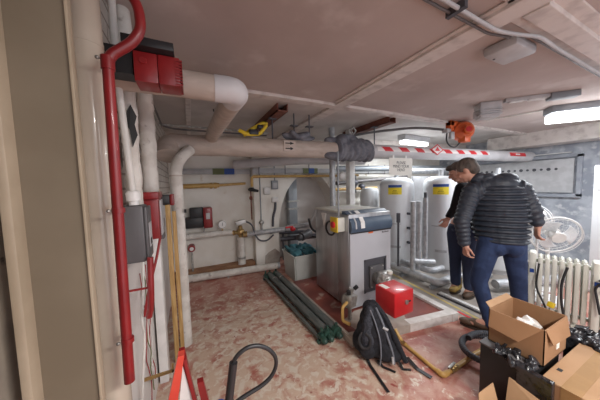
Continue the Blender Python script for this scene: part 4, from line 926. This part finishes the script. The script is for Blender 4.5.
# ------------------------------------------------------------------ backpack
t = thing('backpack', 'black and grey backpack slumped on the red floor in front of the boiler', 'backpack', (1.38, 1.42, 0))
ra = math.atan2(-.70, .72)
def L3(a, b_, z): return (1.385+.72*a+.70*b_, 1.42-.70*a+.72*b_, z)   # a: to the right, b: away from the viewer
b = MB()
for a, bb, z, ra_, rb, rz in ((-.005, 0, .12, .185, .115, .12), (-.02, .01, .22, .155, .11, .12), (-.035, .03, .31, .115, .095, .10), (-.05, .05, .40, .075, .07, .065), (.12, 0, .07, .09, .10, .07), (-.13, 0, .12, .08, .09, .10)):
    b.ell(L3(a, bb, z), (ra_, rb, rz), (0, 0, ra))
blob('body', b, 'blackmatte', .012, t)
b = MB()
for a, bb, z, ra_, rz in ((-.075, -.07, .17, .065, .11), (-.07, -.035, .27, .058, .10), (-.062, .0, .37, .045, .075)): b.ell(L3(a, bb, z), (ra_, .05, rz), (0, 0, ra))
blob('front_panel', b, 'mesh', .010, t)
b = MB()
for a, bb, z, ra_, rz in ((.06, -.085, .10, .075, .075), (-.08, -.095, .10, .07, .075)): b.ell(L3(a, bb, z), (ra_, .04, rz), (0, 0, ra))
blob('pocket', b, 'blackmatte', .010, t)
def rib(pts, r, m, name='piping', bend=.04): return build(name, MB().tube([L3(*p) for p in pts], r, 8, bend=bend), m, t)
rib([(-.055, -.03, .42), (-.01, -.075, .33), (.025, -.12, .22), (.03, -.135, .10), (.02, -.13, .02)], .006, 'packgrey')
rib([(-.01, .0, .43), (.04, -.04, .34), (.085, -.08, .22), (.12, -.10, .12), (.13, -.11, .04)], .009, 'packgrey')
rib([(.045, -.06, .30), (.085, -.07, .29)], .010, 'lightgrey', 'reflector'); rib([(.115, -.115, .10), (.12, -.12, .05)], .009, 'lightgrey', 'reflector')
rib([(-.01, .03, .44), (.06, .0, .37), (.13, -.04, .24), (.18, -.05, .12), (.22, -.06, .04)], .022, 'blackmatte', 'shoulder_strap', .08)
rib([(-.07, .03, .44), (-.05, .03, .475), (-.02, .04, .47), (-.01, .05, .43)], .009, 'blackmatte', 'top_handle', .03)
rib([(-.12, -.08, .24), (-.15, -.12, .20), (-.12, -.14, .14), (-.06, -.13, .15), (-.05, -.11, .22), (-.09, -.10, .25)], .012, 'black', 'side_strap', .04)
for k in range(6): rib([(-.11+.006*k, -.105+.018*k, .14+.048*k), (-.075, -.125+.02*k, .135+.048*k), (-.035, -.10+.018*k, .14+.048*k)], .003, 'packgrey', 'mesh_rib', .02)
def strap(pts, w=.018, name='webbing_strap'):
    P = [V(p) for p in pts]; b = MB()
    for i in range(len(P)-1):
        d = (P[i+1]-P[i]).normalized(); n = d.cross(V((0, 0, 1))).normalized()*w
        b.prism([P[i]-n, P[i]+n, P[i+1]+n+d*.004, P[i+1]-n+d*.004], (0, 0, .004))
    build(name, b, 'black', t, False)
strap([(1.29, 1.47, .03), (1.25, 1.36, .006), (1.225, 1.25, .006), (1.195, 1.12, .006)], .011)
strap([(1.33, 1.36, .02), (1.33, 1.30, .006), (1.375, 1.22, .006)], .010)
strap([(1.56, 1.26, .03), (1.555, 1.16, .006), (1.575, 1.06, .006)], .016)
strap([(1.47, 1.27, .03), (1.45, 1.21, .006), (1.50, 1.18, .006)], .009)

# ------------------------------------------------------------------ near left foreground
t = thing('red_trolley', 'red A-shaped trolley frame at the bottom edge, left of the looped black hose', 'trolley', (-.05, .86, 0))
build('frame_leg', MB().prism([(-.068, .85, .925), (-.048, .85, .925), (-.082, .85, .74), (-.115, .85, .74)], (0, .03, 0)), 'redclear', t)
build('frame_leg', MB().prism([(-.066, .885, .925), (-.048, .885, .925), (.05, 1.0, .04), (.03, 1.0, .04)], (0, .012, 0)), 'redpaint', t)
build('frame_leg', MB().box(-.145, -.085, .85, .88, 0.02, .745, .004), 'redclear', t)
build('frame_leg', MB().prism([(-.052, .852, .905), (-.044, .852, .905), (-.012, .852, .70), (-.026, .852, .70)], (0, .02, 0)), 'redpaint', t)
build('inner_panel', MB().prism([(-.056, .86, .88), (-.028, .86, .72), (-.078, .86, .72)], (0, .004, 0)), 'white', t, False)
build('grip', MB().prism([(-.014, .84, .815), (.006, .84, .815), (.032, .84, .66), (.006, .84, .66)], (0, .022, 0)), 'redpaint', t)
build('stem', MB().cone((.018, .851, .03), (.018, .851, .67), .011), 'redpaint', t)
build('foot', MB().box(-.15, .06, .83, 1.03, 0, .03, .006), 'redpaint', t)
t = thing('hose_wand', 'black rubber hose looped back into a black tube, with a blue lever, bottom left', 'hose', (.085, .75, 0))
build('sleeve', MB().cone((.099, .75, .915), (.079, .75, .79), .0135).cone((.079, .75, .79), (.066, .75, .70), .0155, .0155).cone((.066, .75, .70), (.06, .75, .04), .0155, .0155), 'rubber', t)
loop = [(.092, .752, .87), (.098, .752, .915), (.113, .75, .936), (.144, .75, .952), (.185, .75, .946), (.222, .75, .919), (.246, .75, .882), (.248, .75, .847), (.23, .75, .814), (.195, .75, .794), (.147, .75, .785), (.102, .75, .775), (.07, .75, .75), (.06, .77, .5), (.08, .80, .05)]
build('loop', MB().tube(loop, .0072, 14, bend=.02), 'rubber', t)
build('lever', MB().tube([(.036, .80, .742), (.048, .795, .758), (.062, .79, .757), (.070, .785, .745)], .008, 10, bend=.01).box(.036, .075, .785, .80, .722, .748, .004), 'blue', t)
build('foot', MB().lathe([(.01, 0), (.07, 0), (.07, .03), (.02, .05)], (.07, .78, 0)), 'black', t)

# ------------------------------------------------------------------ people
def head(b, c, yaw, pitch, s=1.):
    m = Matrix.Translation(V(c)) @ Matrix.Rotation(yaw, 4, 'Z') @ Matrix.Rotation(pitch, 4, 'X')   # face looks along local +Y
    def E(p, r): b.ell(m @ V([q*s for q in p]), [q*s for q in r], (m.to_euler()), u=24, v=16)
    E((0, -.012, .02), (.074, .092, .092)); E((0, .02, -.03), (.060, .068, .072)); E((0, .045, -.085), (.034, .034, .026))
    E((0, .098, -.022), (.012, .018, .022)); E((0, .082, .015), (.05, .014, .010)); E((0, .085, -.062), (.022, .010, .008))
    for k in (-1, 1): E((k*.076, -.004, -.012), (.010, .020, .032)); E((k*.03, .070, -.03), (.022, .018, .02))
    return m
def hand(b, wrist, d, side, curl, s=1., spread=(1, 0, 0)):
    # d: direction from the wrist towards the fingers, side: thumb direction
    d = V(d).normalized(); sd = V(side); sd = (sd-d*sd.dot(d)).normalized(); n = d.cross(sd)*curl
    w = V(wrist); palm = w+d*.055*s
    b.caps(w, .026*s, w+d*.03*s+sd*.012*s, .024*s); b.caps(w+d*.03*s+sd*.018*s, .017*s, w+d*.085*s+sd*.022*s, .013*s); b.caps(w+d*.03*s-sd*.016*s, .016*s, w+d*.08*s-sd*.026*s, .012*s); b.caps(w+d*.03*s, .017*s, w+d*.085*s, .013*s)
    for k, (o, l) in enumerate(((.030, .072), (.010, .080), (-.011, .075), (-.031, .058))):
        p0 = w+d*.082*s+sd*o*s; p1 = p0+(d*.8+n*.5).normalized()*l*.42*s+sd*o*.12; p2 = p1+(d*.35+n*.9).normalized()*l*.33*s; p3 = p2+(d*-.1+n*.95).normalized()*l*.25*s
        b.caps(p0, .0092*s, p1, .0085*s, 10); b.caps(p1, .0085*s, p2, .0078*s, 10); b.caps(p2, .0078*s, p3, .007*s, 10)
    t0 = w+d*.02*s+sd*.024*s; t1 = t0+(d*.6+sd*.75+n*.2).normalized()*.038*s; t2 = t1+(d*.9+n*.4+sd*.1).normalized()*.03*s; t3 = t2+(d*.7+n*.6).normalized()*.022*s
    b.caps(t0, .014*s, t1, .0105*s, 10); b.caps(t1, .0105*s, t2, .0095*s, 10); b.caps(t2, .0095*s, t3, .008*s, 10)
def limb(b, pts, rs):
    for i in range(len(pts)-1): b.caps(pts[i], rs[i], pts[i+1], rs[i+1])
def shoe(b, heel, toe, h=.075, w=.047):
    hl, te = V(heel), V(toe); d = (te-hl).normalized(); yaw = math.atan2(d.y, d.x); L_ = (te-hl).length
    b.ell(hl+d*.06+V((0, 0, .055)), (.075, w, .055), (0, 0, yaw)); b.ell(hl+d*L_*.5+V((0, 0, .045)), (.10, w, .042), (0, -.05, yaw)); b.ell(te-d*.07+V((0, 0, .036)), (.08, w*1.05, .034), (0, 0, yaw))
    b.caps(hl+d*.055+V((0, 0, .06)), .045, hl+d*.05+V((0, 0, h+.03)), .043)
def sole(heel, toe, w=.05):
    hl, te = V(heel), V(toe); d = (te-hl).normalized(); n = V((-d.y, d.x, 0)); L_ = (te-hl).length; pl = []
    for k in range(24):
        a = 2*PI*k/24; wx = w*(.82+.25*(1+math.cos(a))/2)
        pl.append(hl+d*(L_/2+math.cos(a)*L_/2)+n*math.sin(a)*wx)
    return MB().prism([(p.x, p.y, .0) for p in pl], (0, 0, .02))

# person in the puffer jacket
PA = dict(pel=(2.75, 1.15, .90), chest=(2.745, 1.20, 1.28), nb=(2.70, 1.27, 1.48), hd=(2.605, 1.405, 1.60),
          sL=(2.575, 1.33, 1.385), eL=(2.42, 1.335, 1.09), wL=(2.435, 1.30, .85), sR=(2.87, 1.06, 1.40), eR=(2.935, .985, 1.19), wR=(2.96, .955, 1.04),
          hL=(2.68, 1.21, .88), kL=(2.60, 1.26, .47), aL=(2.585, 1.135, .10), hR=(2.82, 1.08, .88), kR=(2.92, 1.07, .47), aR=(3.0, 1.07, .10))
P = PA
t = thing('person', 'person in a dark quilted puffer jacket and blue jeans bending away, seen from behind', 'person', (2.72, 1.15, 0))
yawA = .35
b = MB()
mA = head(b, P['hd'], yawA, -.55)
b.caps(P['nb'], .062, V(P['hd'])+V((.02, -.04, -.07)), .055)
b.ell(P['chest'], (.15, .09, .17), (0, 0, -1.17)); b.ell(P['pel'], (.165, .12, .12), (0, 0, -1.17)); b.ell((2.745, 1.17, 1.1), (.15, .11, .16), (0, 0, -1.17))
limb(b, [P['nb'], P['sL'], P['eL'], P['wL']], [.06, .05, .042, .030]); limb(b, [P['nb'], P['sR'], P['eR'], P['wR']], [.06, .05, .042, .030])
limb(b, [P['pel'], P['hL'], P['kL'], P['aL']], [.10, .088, .058, .04]); limb(b, [P['pel'], P['hR'], P['kR'], P['aR']], [.10, .088, .058, .04])
b.caps(P['aL'], .04, (2.50, 1.27, .05), .03); b.caps(P['aR'], .04, (3.05, 1.2, .05), .03)
hand(b, P['wL'], (.02, -.05, -1), (-.3, -.9, 0), -1); hand(b, P['wR'], (-.15, .02, -.9), (.5, .5, 0), 1)
body = blob('body', b, 'skin', .0055, t, smooth_it=4)
b = MB()
def HE(p, r, m=mA): b.ell(m @ V(p), r, m.to_euler(), u=22, v=14)
HE((0, -.025, .035), (.083, .096, .090)); HE((0, -.055, -.01), (.072, .062, .075)); HE((0, .045, .085), (.06, .05, .035))
for k in (-1, 1): HE((k*.062, .01, .035), (.022, .05, .045))
blob('hair', b, 'hair', .007, t, smooth_it=2)
# jacket built up from quilted tubes
b = MB()
n_ = 12
for i in range(n_):
    u = i/(n_-1); z = .90+u*.56
    c = V(P['pel']).lerp(V((2.748, 1.22, 1.46)), u); c.z = z
    w = .215+.032*math.sin(u*PI)-(.03 if i == n_-1 else 0); d = .155-(.03 if i == n_-1 else 0)
    b.ell(c, (w, d, .036), (0, .0, -1.17+.05*math.sin(i)))
b.ell((2.745, 1.19, 1.2), (.185, .13, .27), (0, 0, -1.17))
def quilt(pts, rs, step=.047):
    for i in range(len(pts)-1):
        p, q = V(pts[i]), V(pts[i+1]); n = max(1, round((q-p).length/step)); e = (q-p).to_track_quat('Z', 'Y').to_euler()
        for k in range(n+1):
            u = k/n; r = rs[i]*(1-u)+rs[i+1]*u; b.ell(p.lerp(q, u), (r, r, .034), e)
        b.caps(p, rs[i]*.88, q, rs[i+1]*.88)
quilt([(2.70, 1.25, 1.42), P['sL'], P['eL'], (2.438, 1.315, .875)], [.095, .090, .074, .056])
b.ell((2.655, 1.325, 1.515), (.078, .075, .05), (-.5, 0, .3)); b.ell((2.74, 1.20, 1.45), (.17, .11, .09), (0, 0, -1.17)); b.ell((2.80, 1.15, 1.50), (.10, .09, .06), (0, 0, -1.17))
quilt([(2.79, 1.17, 1.42), P['sR'], P['eR'], (2.955, .96, 1.08)], [.095, .090, .074, .056])
b.ell(V(P['nb'])+V((0, -.01, .02)), (.085, .08, .035), (-.4, 0, -.2)); b.ell(V(P['nb'])+V((0, 0, .045)), (.078, .074, .028), (-.4, 0, -.2))
blob('puffer_jacket', b, 'puffer', .0075, t, smooth_it=1)
b = MB()
limb(b, [(2.70, 1.20, .90), P['hL'], P['kL'], (2.59, 1.15, .13), (2.585, 1.14, .085)], [.10, .103, .074, .060, .062])
limb(b, [(2.80, 1.10, .90), P['hR'], P['kR'], (2.995, 1.07, .13), (3.0, 1.07, .085)], [.10, .103, .074, .060, .062])
b.ell((2.75, 1.15, .89), (.18, .135, .10), (0, 0, -1.17)); b.ell((2.70, 1.15, .84), (.08, .10, .10), (0, 0, -1.17)); b.ell((2.79, 1.06, .84), (.08, .10, .10), (0, 0, -1.17))
blob('jeans', b, 'jeans', .009, t, smooth_it=4)
build('belt', MB().box(-.19, .19, -.142, -.138, .90, .93, 0, Matrix.Translation((2.75, 1.15, 0)) @ Matrix.Rotation(-1.17, 4, 'Z')), 'steeldark', t) if False else None
for hl, te in (((2.605, 1.075, .0), (2.475, 1.36, .0)), ((2.98, 1.01, 0), (3.07, 1.30, 0))):
    b = MB(); shoe(b, (hl[0], hl[1], .012), (te[0], te[1], .012))
    s_ = blob('shoe', b, 'shoe', .007, t, smooth_it=3); build('sole', sole(hl, te), 'sole', s_)

# person behind in the black jumper
t = thing('person', 'person in a black jumper and navy trousers behind the puffer jacket, reaching towards the tank', 'person', (3.1, 1.7, 0))
b = MB(); hb = (2.97, 1.70, 1.60)
mB = head(b, hb, .85, -.45)
b.caps((3.06, 1.68, 1.46), .058, (3.0, 1.69, 1.55), .052)
b.ell((3.11, 1.64, 1.24), (.17, .12, .22), (0, 0, -1.9)); b.ell((3.10, 1.70, .92), (.15, .12, .14), (0, 0, -1.9)); b.ell((3.12, 1.64, 1.08), (.14, .11, .15), (0, 0, -1.9))
sl, el, wl = (2.99, 1.66, 1.40), (2.935, 1.70, 1.15), (2.86, 1.735, 1.03)
limb(b, [(3.06, 1.67, 1.42), sl, el, wl], [.07, .058, .044, .029]); limb(b, [(3.1, 1.64, 1.42), (3.22, 1.56, 1.36), (3.20, 1.52, 1.1), (3.14, 1.50, .88)], [.07, .058, .044, .029])
hand(b, wl, (-.45, .15, -.85), (-.5, .3, .5), 1); hand(b, (3.14, 1.50, .88), (0, 0, -1), (-.9, 0, 0), 1)
limb(b, [(3.10, 1.70, .9), (3.12, 1.64, .86), (3.14, 1.64, .46), (3.15, 1.63, .1)], [.1, .085, .058, .04]); limb(b, [(3.1, 1.7, .9), (3.1, 1.78, .86), (3.14, 1.80, .46), (3.16, 1.80, .1)], [.1, .085, .058, .04])
b.caps((3.15, 1.63, .09), .04, (3.07, 1.63, .05), .03); b.caps((3.16, 1.80, .09), .04, (3.08, 1.80, .05), .03)
blob('body', b, 'skin', .0055, t, smooth_it=4)
b = MB()
for p_, r_ in (((0, -.025, .035), (.082, .095, .088)), ((0, -.05, -.01), (.070, .060, .07)), ((0, .05, .08), (.06, .05, .035))): b.ell(mB @ V(p_), r_, mB.to_euler(), u=22, v=14)
blob('hair', b, 'hair', .007, t, smooth_it=2)
b = MB(); b.ell((3.11, 1.64, 1.24), (.19, .135, .24), (0, 0, -1.9)); b.ell((3.12, 1.66, .97), (.17, .135, .14), (0, 0, -1.9)); b.ell((3.12, 1.64, 1.1), (.165, .13, .17), (0, 0, -1.9))
limb(b, [(3.06, 1.67, 1.41), sl, el, (2.875, 1.73, 1.06)], [.08, .070, .056, .042]); limb(b, [(3.1, 1.64, 1.41), (3.22, 1.56, 1.36), (3.20, 1.52, 1.1), (3.14, 1.50, .90)], [.08, .07, .056, .042])
blob('jumper', b, 'jumper', .009, t, smooth_it=3)
b = MB(); b.ell((3.10, 1.70, .90), (.165, .13, .10), (0, 0, -1.9))
limb(b, [(3.12, 1.65, .88), (3.12, 1.64, .80), (3.14, 1.64, .46), (3.15, 1.63, .14)], [.095, .10, .072, .062]); limb(b, [(3.1, 1.77, .88), (3.1, 1.78, .80), (3.14, 1.80, .46), (3.16, 1.80, .14)], [.095, .10, .072, .062])
blob('trousers', b, 'navytrs', .009, t, smooth_it=3)
for hl, te, mt in (((3.26, 1.63, 0), (3.03, 1.62, 0), 'shoe'), ((3.26, 1.80, 0), (3.03, 1.78, 0), 'tan')):
    b = MB(); shoe(b, (hl[0], hl[1], .012), (te[0], te[1], .012), .13)
    s_ = blob('boot', b, mt, .008, t, smooth_it=3); build('sole', sole(hl, te), 'sole', s_)
    for k in range(3): build('lace', MB().tube([(3.14+.02*k, hl[1]-.03, .085+.022*k), (3.135+.02*k, hl[1]+.03, .087+.022*k)], .004, 6), 'yellowcase' if mt == 'tan' else 'ink', s_)

# ------------------------------------------------------------------ light
w = bpy.data.worlds.new('World'); SC.world = w; w.use_nodes = True
w.node_tree.nodes['Background'].inputs[0].default_value = (.62, .64, .70, 1); w.node_tree.nodes['Background'].inputs[1].default_value = .95
def area(name, loc, rot, sx, sy, power, col=(1, 1, 1)):
    l = bpy.data.lights.new(name, 'AREA'); l.shape = 'RECTANGLE'; l.size = sx; l.size_y = sy; l.energy = power; l.color = col
    o = bpy.data.objects.new(name, l); COL.objects.link(o); o.location = loc; o.rotation_euler = rot; return o
area('lamp_right', (4.5, .75, 2.15), (0, 0, -.86), 1.5, .2, 30, (.90, .95, 1))
area('lamp_far', (3.9, 3.0, 2.17), (0, 0, .1), .8, .12, 17, (.92, .96, 1))
# added fill lamp out of view, shaped like the others, to brighten the room
t = thing('lit_batten_light', 'added fill lamp out of view over the near part of the room', 'light fitting', (1.2, -.7, 2.2))
build('housing', MB().box(.6, 1.9, -.78, -.62, 2.27, 2.349, .008), 'duct', t)
build('diffuser', MB().box(.62, 1.88, -.76, -.64, 2.19, 2.27, .02), 'tube_on', t)
area('fill_near', (1.25, -.7, 2.17), (0, 0, 0), 1.3, .12, 38, (1, .95, .90))
vs = SC.view_settings; SC.display_settings.display_device = 'sRGB'
vs.view_transform = 'Standard'; vs.look = 'None'; vs.gamma = 1.; vs.exposure = 1.08; vs.use_curve_mapping = False
